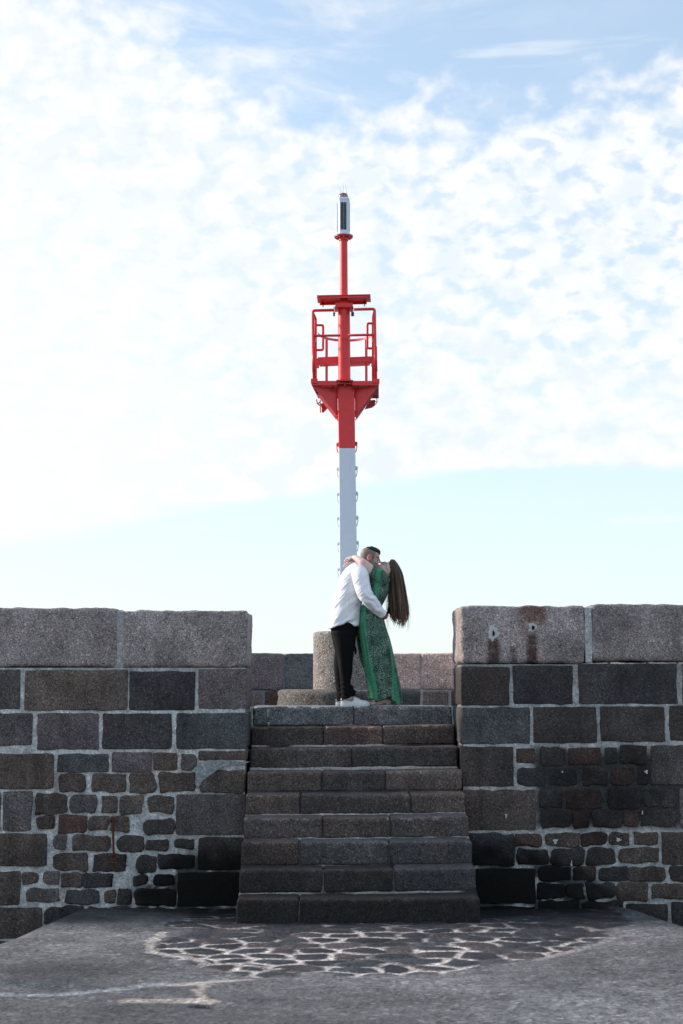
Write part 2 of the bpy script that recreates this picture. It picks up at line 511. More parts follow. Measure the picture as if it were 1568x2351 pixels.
# dress with paisley print
M_DRESS, _t, _b = newmat('green_paisley_cloth')
_uv = _t.n('ShaderNodeAttribute', attribute_name='PatUV').outputs['Vector']
_col = _t.n('ShaderNodeVertexColor', layer_name='Col').outputs[0]
_sep = _t.n('ShaderNodeSeparateXYZ'); _t.set(_sep.inputs[0], _col)
_band = _sep.outputs[0]
_nd = _t.n('ShaderNodeTexNoise', ins={'Scale': 14.0, 'Detail': 2.0}); _t.set(_nd.inputs['Vector'], _uv)
_dv = _t.n('ShaderNodeVectorMath', operation='SCALE'); _t.set(_dv.inputs[0], _nd.outputs['Color']); _dv.inputs['Scale'].default_value = .035
_av = _t.n('ShaderNodeVectorMath', operation='ADD'); _t.set(_av.inputs[0], _uv); _t.set(_av.inputs[1], _dv.outputs[0])
_wuv = _av.outputs[0]
_v1 = _t.n('ShaderNodeTexVoronoi', ins={'Scale': 13.0}); _v1.voronoi_dimensions = '2D'; _t.set(_v1.inputs['Vector'], _t.mapv(_wuv, scale=(1.25, .85, 1)))
_r1 = _t.m('ABSOLUTE', _t.m('SINE', _t.m('MULTIPLY', _v1.outputs['Distance'], 22.0)))
_l1 = _t.rng(_r1, .42, .1)                        # thin rings: the curls
_l1 = _t.m('MULTIPLY', _l1, _t.rng(_v1.outputs['Distance'], .62, .45))
_v2 = _t.n('ShaderNodeTexVoronoi', ins={'Scale': 55.0}); _v2.voronoi_dimensions = '2D'; _t.set(_v2.inputs['Vector'], _wuv)
_l2 = _t.rng(_v2.outputs['Distance'], .36, .18)
_v3 = _t.n('ShaderNodeTexVoronoi', feature='DISTANCE_TO_EDGE', ins={'Scale': 26.0}); _v3.voronoi_dimensions = '2D'; _t.set(_v3.inputs['Vector'], _wuv)
_l3 = _t.rng(_v3.outputs['Distance'], .07, .02)
_gate = _t.rng(_t.noise(_uv, 7, 2, .5), .42, .6)
_pat = _t.m('MAXIMUM', _t.m('MAXIMUM', _l1, _t.m('MULTIPLY', _l2, _gate)), _t.m('MULTIPLY', _l3, .35))
_bc = _t.mix(_band, (.005, .050, .030), (.022, .260, .120))
_pc = _t.mix(_band, (.42, .56, .45), (.30, .62, .42))
_fc = _t.mix(_t.m('MULTIPLY', _pat, _t.m('ADD', .72, _t.m('MULTIPLY', _band, -.22))), _bc, _pc)
_t.set(_b.inputs['Base Color'], _fc); _b.inputs['Roughness'].default_value = .75
_b.inputs['Specular IOR Level'].default_value = .3; _b.inputs['Sheen Weight'].default_value = .1
bump(_t, _b, _t.noise(_t.mapv(_uv, scale=(60, 8, 1)), 1, 3, .5), .6, .006)
# sea
M_SEA, _t, _b = newmat('sea_water')
_ob = _t.n('ShaderNodeTexCoord').outputs['Object']
_b.inputs['Base Color'].default_value = (.02, .06, .07, 1); _b.inputs['Roughness'].default_value = .12
bump(_t, _b, _t.noise(_ob, .8, 6, .6), .6, .3)

# ------------------------------------------------------------------ ground and sea
YW = -.9                                       # face of the two front walls
S0, S1 = -.79, 1.41                            # sides of the stairs
def gz(x, y):
    x = np.asarray(x, float); y = np.asarray(y, float)
    z = np.where(y < -2.61, .046 * (-2.61 - y), -.085 * (y + 2.61))
    s = sstep(-2.35, -3.5, x) * sstep(-4.9, -2.2, y) * .74
    s2 = sstep(3.0, 3.9, x) * sstep(-3.9, -2.2, y) * .46
    return z - s - s2 + .058
def gpt(px, py):
    z = 0
    d = CR @ Vector(((px - 784) / FPX, (1175.5 - py) / FPX, -1))
    for _ in range(14):
        k = (z - CAM.z) / d.z; p = CAM + d * k
        z = float(gz(p.x, min(p.y, -1))) * .7 + z * .3
    return p.x, p.y
xs = np.unique(np.concatenate([-np.geomspace(4.6, 30, 16), np.arange(-4.6, 5.2, .022), np.geomspace(5.2, 30, 16)]))
ys = np.unique(np.concatenate([-np.geomspace(9.4, 45, 26), np.arange(-9.4, -.82, .022)]))
GX, GY = np.meshgrid(xs, ys)
gx, gy = GX.ravel(), GY.ravel()
P2 = np.stack([gx, gy, 0 * gx], 1)
# cobble field: jittered cells
def cells(x, y, cw, ch, seed):
    wx = x + fbm(P2, 2.2, 2, seed + 40) * .22; wy = y + fbm(P2, 2.2, 2, seed + 50) * .22
    u, v = wx / cw, wy / ch
    v0 = np.floor(v).astype(np.int64)
    f1 = np.full(len(x), 9.); f2 = np.full(len(x), 9.); idv = np.zeros(len(x))
    for dj in (-1, 0, 1):
        j = v0 + dj
        us = u + .5 * (j & 1)
        i0 = np.floor(us).astype(np.int64)
        for di in (-1, 0, 1):
            i = i0 + di
            cx = i + .5 + (_h(i, j, j * 0, seed) - .5) * .7
            cy = j + .5 + (_h(i, j, j * 0, seed + 1) - .5) * .5
            d = np.hypot(us - cx, v - cy)
            hh = _h(i, j, j * 0, seed + 2)
            new = d < f1
            f2 = np.where(new, f1, np.minimum(f2, d)); idv = np.where(new, hh, idv); f1 = np.where(new, d, f1)
    return f1, f2, idv
f1, f2, cid = cells(gx, gy, .31, .30, 5)
edge = (f2 - f1) * .15                                  # about metres from the joint
poly = [gpt(*p) for p in [(398, 2092), (392, 2120), (375, 2140), (342, 2168), (365, 2186), (430, 2200), (495, 2222), (560, 2238), (700, 2243),
        (830, 2243), (1010, 2238), (1120, 2218), (1230, 2204), (1300, 2190), (1400, 2152), (1440, 2128), (1425, 2104)]]
poly = [(poly[0][0] - .02, -.5)] + poly + [(poly[-1][0] + .1, -.5)]
def seg_dist(x, y, pts, closed=False):
    d = np.full(len(x), 99.)
    n = len(pts)
    for i in range(n if closed else n - 1):
        ax_, ay_ = pts[i]; bx, by = pts[(i + 1) % n]
        vx, vy = bx - ax_, by - ay_
        t = np.clip(((x - ax_) * vx + (y - ay_) * vy) / (vx * vx + vy * vy + 1e-12), 0, 1)
        d = np.minimum(d, np.hypot(x - ax_ - t * vx, y - ay_ - t * vy))
    return d
def inside(x, y, pts):
    r = np.zeros(len(x), bool); n = len(pts)
    for i in range(n):
        ax_, ay_ = pts[i]; bx, by = pts[(i + 1) % n]
        c = ((ay_ > y) != (by > y)) & (x < (bx - ax_) * (y - ay_) / (by - ay_ + 1e-12) + ax_)
        r ^= c
    return r
wob = fbm(P2, 2.2, 4, 77) * .60
ins = inside(gx + wob, gy + wob * .8, poly)
pd = seg_dist(gx + wob, gy + wob * .8, poly[1:-1])
sd = np.where(ins, pd, -pd)
cob = sstep(-.02, .12, sd)
jw = .55 + .9 * (fbm(P2, 4.5, 3, 83) + .5)
gap = 1 - sstep(.010 * jw, .032 * jw, edge)
dome = np.clip(edge / .10, 0, 1) ** .6
zg = gz(gx, gy)
patch = fbm(P2, .55, 4, 31)
zg = zg + fbm(P2, .8, 3, 3) * .05 * sstep(-3.4, -5.5, gy) + fbm(P2, 9, 3, 8) * .009
zg = zg + cob * (dome * .016 - .012) + sstep(-.05, -.4, sd) * .012
asph = np.array([.120, .119, .124])
gcol = np.tile(asph, (len(gx), 1)) * (1 + patch[:, None] * 1.5)
gcol *= (1 + fbm(P2, 2.6, 3, 19)[:, None] * .7)
cobc = np.array([.034, .036, .044]) * (.55 + .9 * cid[:, None]) * (1 + fbm(P2, 4, 2, 91)[:, None])
cobc = cobc * (1 + np.array([.25, -.02, -.15]) * (cid[:, None] > .7))
near = sstep(-2.7, -4.3, gy)                                  # clean pale joints lie further out
jn = fbm(P2, 3.2, 3, 61) + .5
jb = np.clip(near * 1.0 + sstep(.50, .64, jn) * .75 - sstep(.47, .66, 1 - jn) * .9 - .55 * sstep(.9, 2.6, gx) * (1 - sstep(-4.6, -5.2, gy)), 0, 1)
jc = np.array([.05, .048, .05]) * (1 - jb[:, None]) + np.array([.50, .46, .43]) * jb[:, None]
cc = cobc * (1 - gap[:, None]) + jc * gap[:, None]
gcol = gcol * (1 - cob[:, None]) + cc * cob[:, None]
def stroke(pts, wd, color, strength=1.0, dz=0.0, soft=.4, nz=.05):
    """a worn band of mortar or a crack laid in the paving"""
    global gcol, zg
    q = [gpt(*p) for p in pts]
    n_ = fbm(P2, 6, 3, int(wd * 1000) + 5) * nz * 2
    d = seg_dist(gx + n_, gy + n_, q)
    m_ = (1 - sstep(wd * (1 - soft), wd, d)) * strength
    gcol = gcol * (1 - m_[:, None]) + np.array(color) * m_[:, None]
    zg = zg + m_ * dz
PALE = (.40, .37, .34)
stroke([(378, 2140), (342, 2166), (362, 2186), (432, 2200), (470, 2212)], .055, PALE, .9)
stroke([(470, 2212), (545, 2212), (640, 2222)], .045, PALE, .8)
stroke([(300, 2142), (375, 2141)], .02, PALE, .6)
stroke([(110, 2143), (250, 2143)], .02, (.26, .25, .25), .7)
stroke([(0, 2285), (130, 2283), (250, 2272), (330, 2262), (400, 2262)], .09, (.30, .32, .34), .55, -.012)
stroke([(0, 2262), (90, 2264), (150, 2268)], .06, (.05, .08, .07), .6, -.01)
stroke([(405, 2262), (470, 2258), (560, 2250)], .08, (.42, .38, .34), .8)
stroke([(318, 2298), (370, 2302), (430, 2300), (470, 2302)], .11, (.42, .37, .32), .75)
stroke([(470, 2302), (455, 2280), (480, 2262)], .05, (.42, .37, .32), .7)
stroke([(480, 2222), (500, 2228), (505, 2236)], .022, (.26, .15, .11), .5)
stroke([(450, 2314), (484, 2312)], .055, (.018, .016, .012), .95, -.05, nz=.02)
stroke([(950, 2300), (1060, 2292), (1180, 2300)], .25, (.085, .085, .09), .6, -.01, .9)
stroke([(1230, 2205), (1330, 2180), (1420, 2150), (1500, 2148)], .05, (.30, .28, .27), .6)
stroke([(1330, 2128), (1380, 2134)], .05, PALE, .6)
# ground colour darker towards the foot of the wall and stairs
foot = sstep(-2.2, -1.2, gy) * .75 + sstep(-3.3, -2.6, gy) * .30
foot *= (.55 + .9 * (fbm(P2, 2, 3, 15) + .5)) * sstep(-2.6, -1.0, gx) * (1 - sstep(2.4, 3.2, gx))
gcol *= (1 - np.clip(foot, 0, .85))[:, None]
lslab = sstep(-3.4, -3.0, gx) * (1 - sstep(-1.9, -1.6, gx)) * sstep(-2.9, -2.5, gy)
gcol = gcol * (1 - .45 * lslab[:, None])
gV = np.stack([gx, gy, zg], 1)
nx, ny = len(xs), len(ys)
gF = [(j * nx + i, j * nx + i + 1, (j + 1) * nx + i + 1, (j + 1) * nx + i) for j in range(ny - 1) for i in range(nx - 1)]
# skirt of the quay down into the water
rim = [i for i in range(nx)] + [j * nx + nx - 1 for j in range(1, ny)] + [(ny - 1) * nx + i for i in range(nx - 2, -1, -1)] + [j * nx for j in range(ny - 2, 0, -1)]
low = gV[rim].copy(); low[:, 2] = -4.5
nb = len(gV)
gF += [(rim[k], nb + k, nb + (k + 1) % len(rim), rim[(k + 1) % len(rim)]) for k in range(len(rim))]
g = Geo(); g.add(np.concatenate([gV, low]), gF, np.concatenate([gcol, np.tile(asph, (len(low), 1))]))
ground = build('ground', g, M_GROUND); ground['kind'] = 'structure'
g = Geo()
a_ = [2 * math.pi * i / 64 for i in range(64)]
g.add([(4500 * math.cos(a), 4500 * math.sin(a), -3.6) for a in a_], [tuple(range(64))])
sea = build('water', g, M_SEA, smooth=False); sea['kind'] = 'structure'

# ------------------------------------------------------------------ stones
TONE0 = {'g': (.092, .088, .086), 'b': (.082, .069, .060), 't': (.120, .104, .091), 'd': (.042, .042, .043), 'k': (.010, .010, .011),
        'u': (.064, .072, .076), 'p': (.112, .101, .105), 'r': (.066, .044, .038), 'c': (.238, .222, .218), 's': (.048, .043, .041),
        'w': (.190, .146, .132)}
WARM = np.array([1.12, 1.02, 1.0])
TONE = {k: tuple(np.array(v) * WARM) for k, v in TONE0.items()}
def stain(V):
    """black algae low down by the stairs and the long damp runs on the wall (darkens the stone itself)"""
    px, py = proj(V)
    P = np.stack([px, py, 0 * px], 1)
    n = fbm(P, 1 / 70., 4, 42); n2 = fbm(P, 1 / 26., 3, 17)
    q = n * 130 + n2 * 50
    s = sstep(0, 80, (py - 1925) + q - np.maximum(0, 400 - px) * .7) * (px < 700) * sstep(270, 350, px + q * .6)
    s = np.maximum(s, sstep(0, 80, (py - 1912) + q - np.maximum(0, px - 1200) * .35) * (px > 1000) * (1 - .6 * sstep(1330, 1480, px + q)))
    s = np.maximum(s, .62 * sstep(-60, 80, 110 - np.hypot((px - 1360) / 1.5, py - 1820) + q) * (px > 1230))
    run = np.clip(vnoise(np.stack([px / 16, py / 260, 0 * px], 1), 33) - .58, 0, 1) * 1.3
    s = np.maximum(s, run * sstep(1540, 1700, py) * .7)
    return np.clip(s, 0, .93)
def stone_col(V, tone, k=0.0):
    c = np.array(TONE[tone]) * (1 + k)
    px, py = proj(V)
    st = stain(V)
    m = 1 + fbm(V + k * 31, 3.2, 3, 71) * .95 + fbm(V * [3.5, 1, .5] + k * 17, 4, 2, 29) * .35
    out_ = c[None, :] * m[:, None] * (1 - st[:, None])
    ru = np.exp(-((px - 262) / 9) ** 2) * sstep(1952, 1962, py) * (1 - sstep(1985, 2005, py)) * .8
    ru = np.maximum(ru, np.exp(-((px - 1120) / 13) ** 2) * sstep(1530, 1540, py) * (1 - sstep(1590, 1625, py)) * .35)
    return out_ * (1 - ru[:, None]) + np.array([.085, .035, .018]) * ru[:, None]
# layout of the left wall: x0, x1, y0, y1 (photo units), tone, corner radius in units
LEFT = [(-150, 45, 1536, 1629, 'g', 6), (57, 293, 1538, 1631, 't', 6), (297, 447, 1541, 1631, 'd', 6), (456, 576, 1535, 1628, 'p', 5),
 (-110, 74, 1637, 1712, 'g', 6), (86, 226, 1637, 1722, 'p', 6), (236, 394, 1638, 1720, 'd', 6), (405, 575, 1637, 1720, 'u', 6),
 (-160, 122, 1731, 1812, 'b', 6), (131, 249, 1731, 1773, 'u', 7), (257, 348, 1727, 1773, 'p', 7), (352, 407, 1728, 1768, 'b', 6), (416, 448, 1730, 1768, 'g', 12), (456, 573, 1724, 1746, 'b', 5),
 (137, 198, 1778, 1817, 'b', 14), (210, 290, 1776, 1819, 'b', 8), (297, 357, 1773, 1821, 'b', 10), (366, 448, 1774, 1819, 'b', 9), (462, 573, 1768, 1821, 'b', 18),
 (7, 72, 1817, 1908, 'g', 6), (84, 153, 1821, 1869, 'b', 9), (162, 220, 1822, 1866, 'g', 11), (232, 271, 1826, 1868, 'b', 12), (275, 327, 1826, 1870, 'b', 12), (341, 401, 1828, 1866, 'b', 14), (404, 568, 1823, 1918, 'g', 7),
 (-90, 0, 1818, 1908, 'g', 6),
 (85, 125, 1873, 1904, 'b', 10), (133, 201, 1871, 1913, 'r', 9), (203, 249, 1873, 1908, 'b', 10), (253, 298, 1873, 1909, 'b', 10), (330, 399, 1880, 1916, 's', 16),
 (-140, 107, 1914, 1989, 'b', 7), (120, 153, 1916, 1948, 'g', 12), (164, 254, 1917, 1953, 'b', 16), (268, 329, 1919, 1955, 's', 18), (337, 389, 1927, 1954, 's', 12), (399, 446, 1927, 1950, 's', 10), (455, 562, 1922, 1997, 's', 6),
 (122, 201, 1958, 2000, 'b', 17), (212, 291, 1961, 2003, 's', 12), (313, 359, 1964, 2003, 's', 15), (363, 446, 1961, 1996, 's', 9),
 (-120, 46, 2001, 2079, 'b', 7), (51, 89, 2001, 2030, 'b', 10), (97, 135, 2000, 2031, 'g', 12), (141, 187, 2003, 2039, 'b', 10), (192, 260, 2005, 2036, 'd', 9), (304, 342, 2009, 2033, 's', 10), (353, 402, 2006, 2033, 's', 8), (408, 556, 2003, 2081, 's', 6),
 (57, 137, 2039, 2072, 'g', 14), (150, 231, 2043, 2075, 'u', 13), (238, 266, 2043, 2075, 'b', 9), (269, 304, 2040, 2074, 's', 9), (308, 402, 2040, 2080, 's', 9),
 (-100, 95, 2084, 2155, 'b', 6), (106, 190, 2083, 2125, 'd', 9), (200, 300, 2083, 2120, 's', 8), (305, 420, 2086, 2130, 's', 8), (426, 560, 2086, 2140, 'k', 6),
 (-100, 39, 2161, 2205, 'd', 7), (48, 150, 2160, 2210, 'b', 8)]
RIGHT = [(1057, 1171, 1530, 1620, 's', 5), (1177, 1317, 1528, 1618, 'd', 6), (1327, 1557, 1524, 1616, 'd', 6), (1565, 1700, 1524, 1612, 'g', 6),
 (1057, 1218, 1624, 1708, 'u', 4), (1224, 1371, 1623, 1706, 's', 6), (1378, 1528, 1622, 1703, 's', 6), (1535, 1680, 1620, 1701, 's', 6),
 (1058, 1180, 1714, 1805, 's', 6), (1184, 1229, 1718, 1751, 'r', 7), (1239, 1297, 1716, 1757, 's', 10), (1304, 1380, 1716, 1757, 'r', 6), (1388, 1419, 1715, 1755, 'd', 7), (1424, 1486, 1713, 1754, 's', 8), (1493, 1650, 1711, 1802, 'g', 6),
 (1189, 1252, 1764, 1803, 'd', 8), (1259, 1325, 1764, 1803, 'd', 7), (1338, 1396, 1762, 1803, 's', 10), (1404, 1456, 1763, 1800, 'r', 12), (1462, 1489, 1760, 1803, 's', 6),
 (1060, 1232, 1813, 1908, 'b', 6), (1237, 1291, 1815, 1855, 's', 9), (1299, 1380, 1814, 1855, 'r', 8), (1395, 1469, 1811, 1855, 's', 8), (1479, 1551, 1815, 1852, 's', 9), (1560, 1640, 1811, 1902, 'g', 6),
 (1243, 1309, 1860, 1900, 's', 9), (1316, 1352, 1860, 1902, 'r', 10), (1359, 1427, 1860, 1899, 's', 8), (1434, 1465, 1860, 1898, 'r', 8), (1471, 1553, 1858, 1898, 's', 9),
 (1062, 1182, 1914, 1988, 'd', 12), (1183, 1245, 1914, 1941, 'r', 11), (1252, 1330, 1913, 1941, 'b', 9), (1337, 1393, 1912, 1941, 'r', 9), (1398, 1446, 1912, 1939, 'b', 10), (1455, 1512, 1911, 1940, 'b', 11), (1517, 1640, 1910, 1986, 'b', 6),
 (1188, 1260, 1949, 1986, 's', 13), (1263, 1340, 1948, 1985, 's', 14), (1347, 1414, 1949, 1986, 's', 13), (1422, 1515, 1947, 1981, 'b', 8),
 (1064, 1231, 1994, 2075, 's', 6), (1237, 1309, 1990, 2022, 'd', 11), (1314, 1370, 1991, 2022, 'b', 9), (1374, 1440, 1992, 2022, 'd', 12), (1441, 1530, 1991, 2023, 'b', 14), (1536, 1640, 1991, 2024, 's', 10),
 (1237, 1296, 2028, 2063, 's', 10), (1298, 1339, 2028, 2061, 'b', 11), (1345, 1412, 2028, 2063, 'd', 10), (1416, 1489, 2027, 2070, 'b', 13), (1496, 1600, 2031, 2062, 'b', 12),
 (1066, 1230, 2081, 2140, 'k', 6), (1236, 1330, 2068, 2110, 's', 9), (1336, 1430, 2070, 2112, 's', 9), (1437, 1534, 2075, 2118, 's', 7), (1543, 1640, 2072, 2138, 'd', 6)]
CAPL = [(-415, -22, 1390, 1532, 'c', .10), (-14, 268, 1396, 1531, 'c', -.02), (281, 577, 1402, 1533, 'c', .0)]
CAPR = [(1056, 1345, 1391, 1523, 'c', .10), (1358, 1640, 1387, 1518, 'c', -.12)]
def wx(px, py): p = at(px, py, YW); return p.x, p.z
def wall_stones(g, rows, side, outer, seed0):
    for n_, (x0, x1, y0, y1, tone, rc) in enumerate(rows):
        X0, Z1 = wx(x0, y0); X1, Z0 = wx(x1, y1)
        corner = (side < 0 and x1 > 565 and y0 < 1760) or (side > 0 and x0 < 1060)
        if side < 0 and (x1 > 550): X1 = -.795 if y0 < 1760 else -.80
        if side > 0 and x0 < 1070: X0 = 1.411
        u = .0045
        e_ = .005 if side > 0 else .001
        if rc > 7: X0 -= e_; X1 += e_; Z0 -= e_ * .8; Z1 += e_ * .8
        small = rc > 7
        rcm = rc * u * .72
        yb = 0.0 if (X1 > -.81 and side < 0) or (X0 < 1.42 and side > 0) else YW + .16
        prot = rnd.uniform(-.004, .006) + (.006 if small else 0)
        V, F = roundbox(X0, X1, YW - prot, yb, Z0, Z1, r=.015 if small else .012, sp=.035 if small else .06, spy=.25,
                        rc=rcm, jit=.022 if small else .008, rough=.022 if small else .011, seed=n_ + seed0)
        g.add(V, F, stone_col(V, tone, rnd.uniform(-.12, .18)))
    # plain ashlar courses beyond the frame
    zs = [wx(0, q)[1] for q in (1534, 1633, 1724, 1815, 1911, 1999, 2082, 2160, 2230)]
    for r in range(len(zs) - 1):
        x = {-1: -8.0, 1: outer}[side]
        end = outer if side < 0 else 8.6
        row_start = min([q[0] for q in rows if abs(q[2] - (1534, 1633, 1724, 1815, 1911, 1999, 2082, 2160)[r]) < 14] + [0]) if side < 0 else None
        if side < 0: end = wx(row_start - 8, 1700)[0]
        else:
            e_ = max([q[1] for q in rows if abs(q[2] - (1526, 1622, 1712, 1812, 1911, 1991, 2075, 2160)[r]) < 14] + [1600])
            x = wx(e_ + 8, 1700)[0]
        while x < end - .05:
            wdt = rnd.uniform(.5, 1.0); x2 = min(x + wdt, end)
            if end - x2 < .3: x2 = end
            V, F = roundbox(x + .012, x2 - .012, YW - rnd.uniform(-.004, .006), YW + .16, zs[r + 1] + .015, zs[r] - .012, sp=.12, spy=.3, rc=.03, jit=.006, rough=.006, seed=r)
            g.add(V, F, stone_col(V, rnd.choice('gbtdpu'), rnd.uniform(-.1, .2)))
            x = x2
def mortar_col(V):
    px, py = proj(V)
    P = np.stack([px, py, 0 * px], 1)
    c = np.tile(np.array([.50, .50, .49]), (len(V), 1))
    dk = np.zeros(len(V))
    n = fbm(P, 1 / 55., 3, 52) * 90
    dk = np.maximum(dk, .90 * sstep(-10, 25, np.minimum(py - 1712, 1908 - py) + n * .3) * sstep(1205, 1245, px + n * .4) * (px > 1000))
    dk = np.maximum(dk, .93 * stain(V) * sstep(-.25, .05, fbm(P, 1 / 22., 3, 99)))
    dk = np.maximum(dk, .18 * (px > 1000) + .25 * sstep(1600, 1530, py))
    c = c * (1 + fbm(P, 1 / 16., 3, 12)[:, None] * .9)
    return c * (1 - dk[:, None])
def wall_core(g, xa, xb, ztop, zbot=-1.6):
    fy = YW + .012
    Xs = np.arange(xa, xb + .001, .03); Xs[-1] = xb
    Zs = np.arange(zbot, ztop + .001, .03); Zs[-1] = ztop
    A, B = np.meshgrid(Xs, Zs); A, B = A.ravel(), B.ravel()
    V = np.stack([A, np.full_like(A, fy), B], 1)
    V[:, 1] += fbm(V, 14, 3, 44) * .014
    n = len(Xs); F = [(j * n + i, j * n + i + 1, (j + 1) * n + i + 1, (j + 1) * n + i) for j in range(len(Zs) - 1) for i in range(n - 1)]
    g.add(V, F, mortar_col(V))
    by = -.012
    bb, F = box(((xa + xb) / 2, (fy + .02 + by) / 2, (ztop + zbot) / 2), (xb - xa - .002, by - fy - .02, ztop - zbot - .004))
    g.add(bb, F, (.2, .21, .21))
# each wall: stonework, mortar, coping
def caps(g, rows, side, marks=None):
    for (x0, x1, y0, y1, tone, k) in rows:
        X0, Z1 = wx(x0, y0 if side < 0 else y0); X1, Z0 = wx(x1, y1)
        if side < 0 and x1 > 560: X1 = -.797
        if side > 0 and x0 < 1060: X0 = 1.411
        V, F = roundbox(X0, X1, YW - .004, .03, Z0, Z1, r=.042, sp=.028, spy=.06, rc=.0, jit=.012, rough=.012, seed=x0)
        c = stone_col(V, tone, k)
        if marks: c = marks(V, c)
        g.add(V, F, c)
WALLG = 'granite parapet walls either side of the stairs'
lw = empty('parapet_wall', (-3.0, -.45, -.2), 'left granite parapet wall with a rusty iron bar hanging on its rubble stones', 'wall', WALLG)
g = Geo(); wall_stones(g, LEFT, -1, 0, 0)
build('stonework', g, M_STONE, lw)
g = Geo(); wall_core(g, -8, -.815, wx(300, 1534)[1] + .004)
build('mortar', g, M_MORTAR, lw)
g = Geo(); caps(g, CAPL, -1)
for x in (-5.2, -7.1):
    V, F = roundbox(x - 1.7 + .01 if x < -6 else x - .18 - .75, x, YW - .004, .03, wx(0, 1532)[1], wx(0, 1393)[1], r=.04, sp=.08, spy=.1, rough=.008)
    g.add(V, F, stone_col(V, 'c'))
build('coping', g, M_STONE, lw)
g = Geo()                                           # mortar in the coping joints
for (x0, x1) in ((266, 283), (-24, -12)):
    a = wx(x0, 1400); b = wx(x1, 1531)
    V, F = roundbox(a[0] - .01, b[0] + .01, YW + .012, .0, b[1] - .01, a[1] - .012, r=.012, sp=.02, spy=.2, rough=.01)
    g.add(V, F, (.34, .35, .35))
# patch of render above the big corner block
pts = [wx(*p) for p in [(449, 1768), (455, 1752), (480, 1747), (510, 1744), (545, 1748), (573, 1749), (560, 1754), (530, 1757), (505, 1763), (488, 1776), (465, 1792), (455, 1810), (449, 1800)]]
V, F = prism(pts, YW - .014, YW + .05); g.add(V, F, (.27, .29, .30))
build('pointing', g, M_MORTAR, lw, smooth=False)
g = Geo()
p = [at(255, 1886, YW - .03), at(257, 1876, YW - .05), at(259.5, 1884, YW - .055), at(260, 1925, YW - .05), at(261, 1960, YW - .045), at(260.5, 1966, YW - .01)]
V, F = stube([tuple(q) for q in [at(256, 1882, YW + .02)] + p], [.0115] * 7, 8); g.add(V, F)
build('iron_bar', g, M_RUST, lw)

rw = empty('parapet_wall', (3.4, -.45, -.2), 'right granite parapet wall with rust streaks below three lime patches', 'wall', WALLG)
g = Geo(); wall_stones(g, RIGHT, 1, 3.9, 300)
build('stonework', g, M_STONE, rw)
g = Geo(); wall_core(g, 1.425, 8.6, wx(1200, 1526)[1] + .004)
build('mortar', g, M_MORTAR, rw)
def rustmarks(V, c):
    px, py = proj(V); P = np.stack([px, py, 0 * px], 1); n = fbm(P, 1 / 14., 3, 7) * 16
    n2 = fbm(P, 1 / 5., 2, 3)
    def mk(x, y0, y1, wd, fade=1): return (1 - sstep(wd * .5, wd, np.abs(px - x + n * .35))) * sstep(y0 - 6, y0 + 6, py + n * .4) * (1 - sstep(y1 - 14, y1 + 14, py + n))
    a = np.maximum(mk(1223, 1385, 1432, 42), mk(1200, 1400, 1462, 16) * .5)
    b = np.maximum(np.maximum(mk(1133, 1468, 1535, 20), mk(1222, 1455, 1535, 16)), mk(1179, 1484, 1525, 9) * .8)
    front = V[:, 1] < YW + .3
    a = np.clip(a * (.72 + n2 * .9), 0, .85) * front; b = np.clip(b * (.9 + n2 * .8), 0, .92) * front
    c = c * (1 - a[:, None]) + np.array([.135, .055, .038]) * a[:, None]
    return c * (1 - b[:, None]) + np.array([.050, .022, .015]) * b[:, None]
g = Geo(); caps(g, CAPR, 1, rustmarks)
V, F = roundbox(5.74, 8.6, YW - .004, .03, wx(1400, 1518)[1], wx(1400, 1387)[1], r=.04, sp=.08, spy=.1, rough=.008); 
X0 = wx(1652, 1400)[0]
V, F = roundbox(X0, 8.6, YW - .004, .03, wx(1400, 1518)[1], wx(1400, 1386)[1], r=.04, sp=.08, spy=.1, rough=.008); g.add(V, F, stone_col(V, 'c'))
build('coping', g, M_STONE, rw)
g = Geo()
a = wx(1344, 1392); b = wx(1359, 1520)
V, F = roundbox(a[0] - .01, b[0] + .01, YW + .008, .0, b[1] - .01, a[1] - .012, r=.012, sp=.02, spy=.2, rough=.01); g.add(V, F, (.42, .43, .43))
build('pointing', g, M_MORTAR, rw)
def splat(cx, cy, rx, ry, seed, y, n=22, th=.006, lob=.28):
    rr = random.Random(seed); ph = [rr.random() * 6.28 for _ in range(4)]
    o = []
    for i in range(n):
        a = 2 * math.pi * i / n
        k = 1 + lob * (.5 * math.sin(3 * a + ph[0]) + .3 * math.sin(5 * a + ph[1]) + .35 * math.sin(8 * a + ph[2]) + .25 * rr.uniform(-1, 1))
        p = at(cx + rx * k * math.cos(a), cy - ry * k * math.sin(a), y); o.append((p.x, p.z))
    return prism(o, y - th, y + .02)
for i, (cx, cy, rx, ry, hx, hy) in enumerate([(1132, 1453, 12, 16, 2.6, 6.5), (1223, 1440, 9, 10, 3.4, 5), (1179, 1481, 5, 3.6, 1.4, 1.4)]):
    g = Geo(); V, F = splat(cx, cy, rx, ry, i + 3, YW - .008, 30); g.add(V, F)
    ap = build('anchor_patch', g, M_LIME, rw, smooth=False)
    g = Geo(); V, F = splat(cx + 1, cy + 1, hx, hy, i + 13, YW - .016, 16, .005, .3); g.add(V, F)
    if i < 2:
        q = at(cx + 1, cy + 1, YW - .02); V, F = stube([(q.x, YW + .02, q.z + .015), (q.x, YW - .035, q.z + .01), (q.x + .004, YW - .035, q.z - .02)], [.007, .007, .006], 8); g.add(V, F)
    build('iron_stub', g, M_HOLE, ap, smooth=False)
g = Geo()
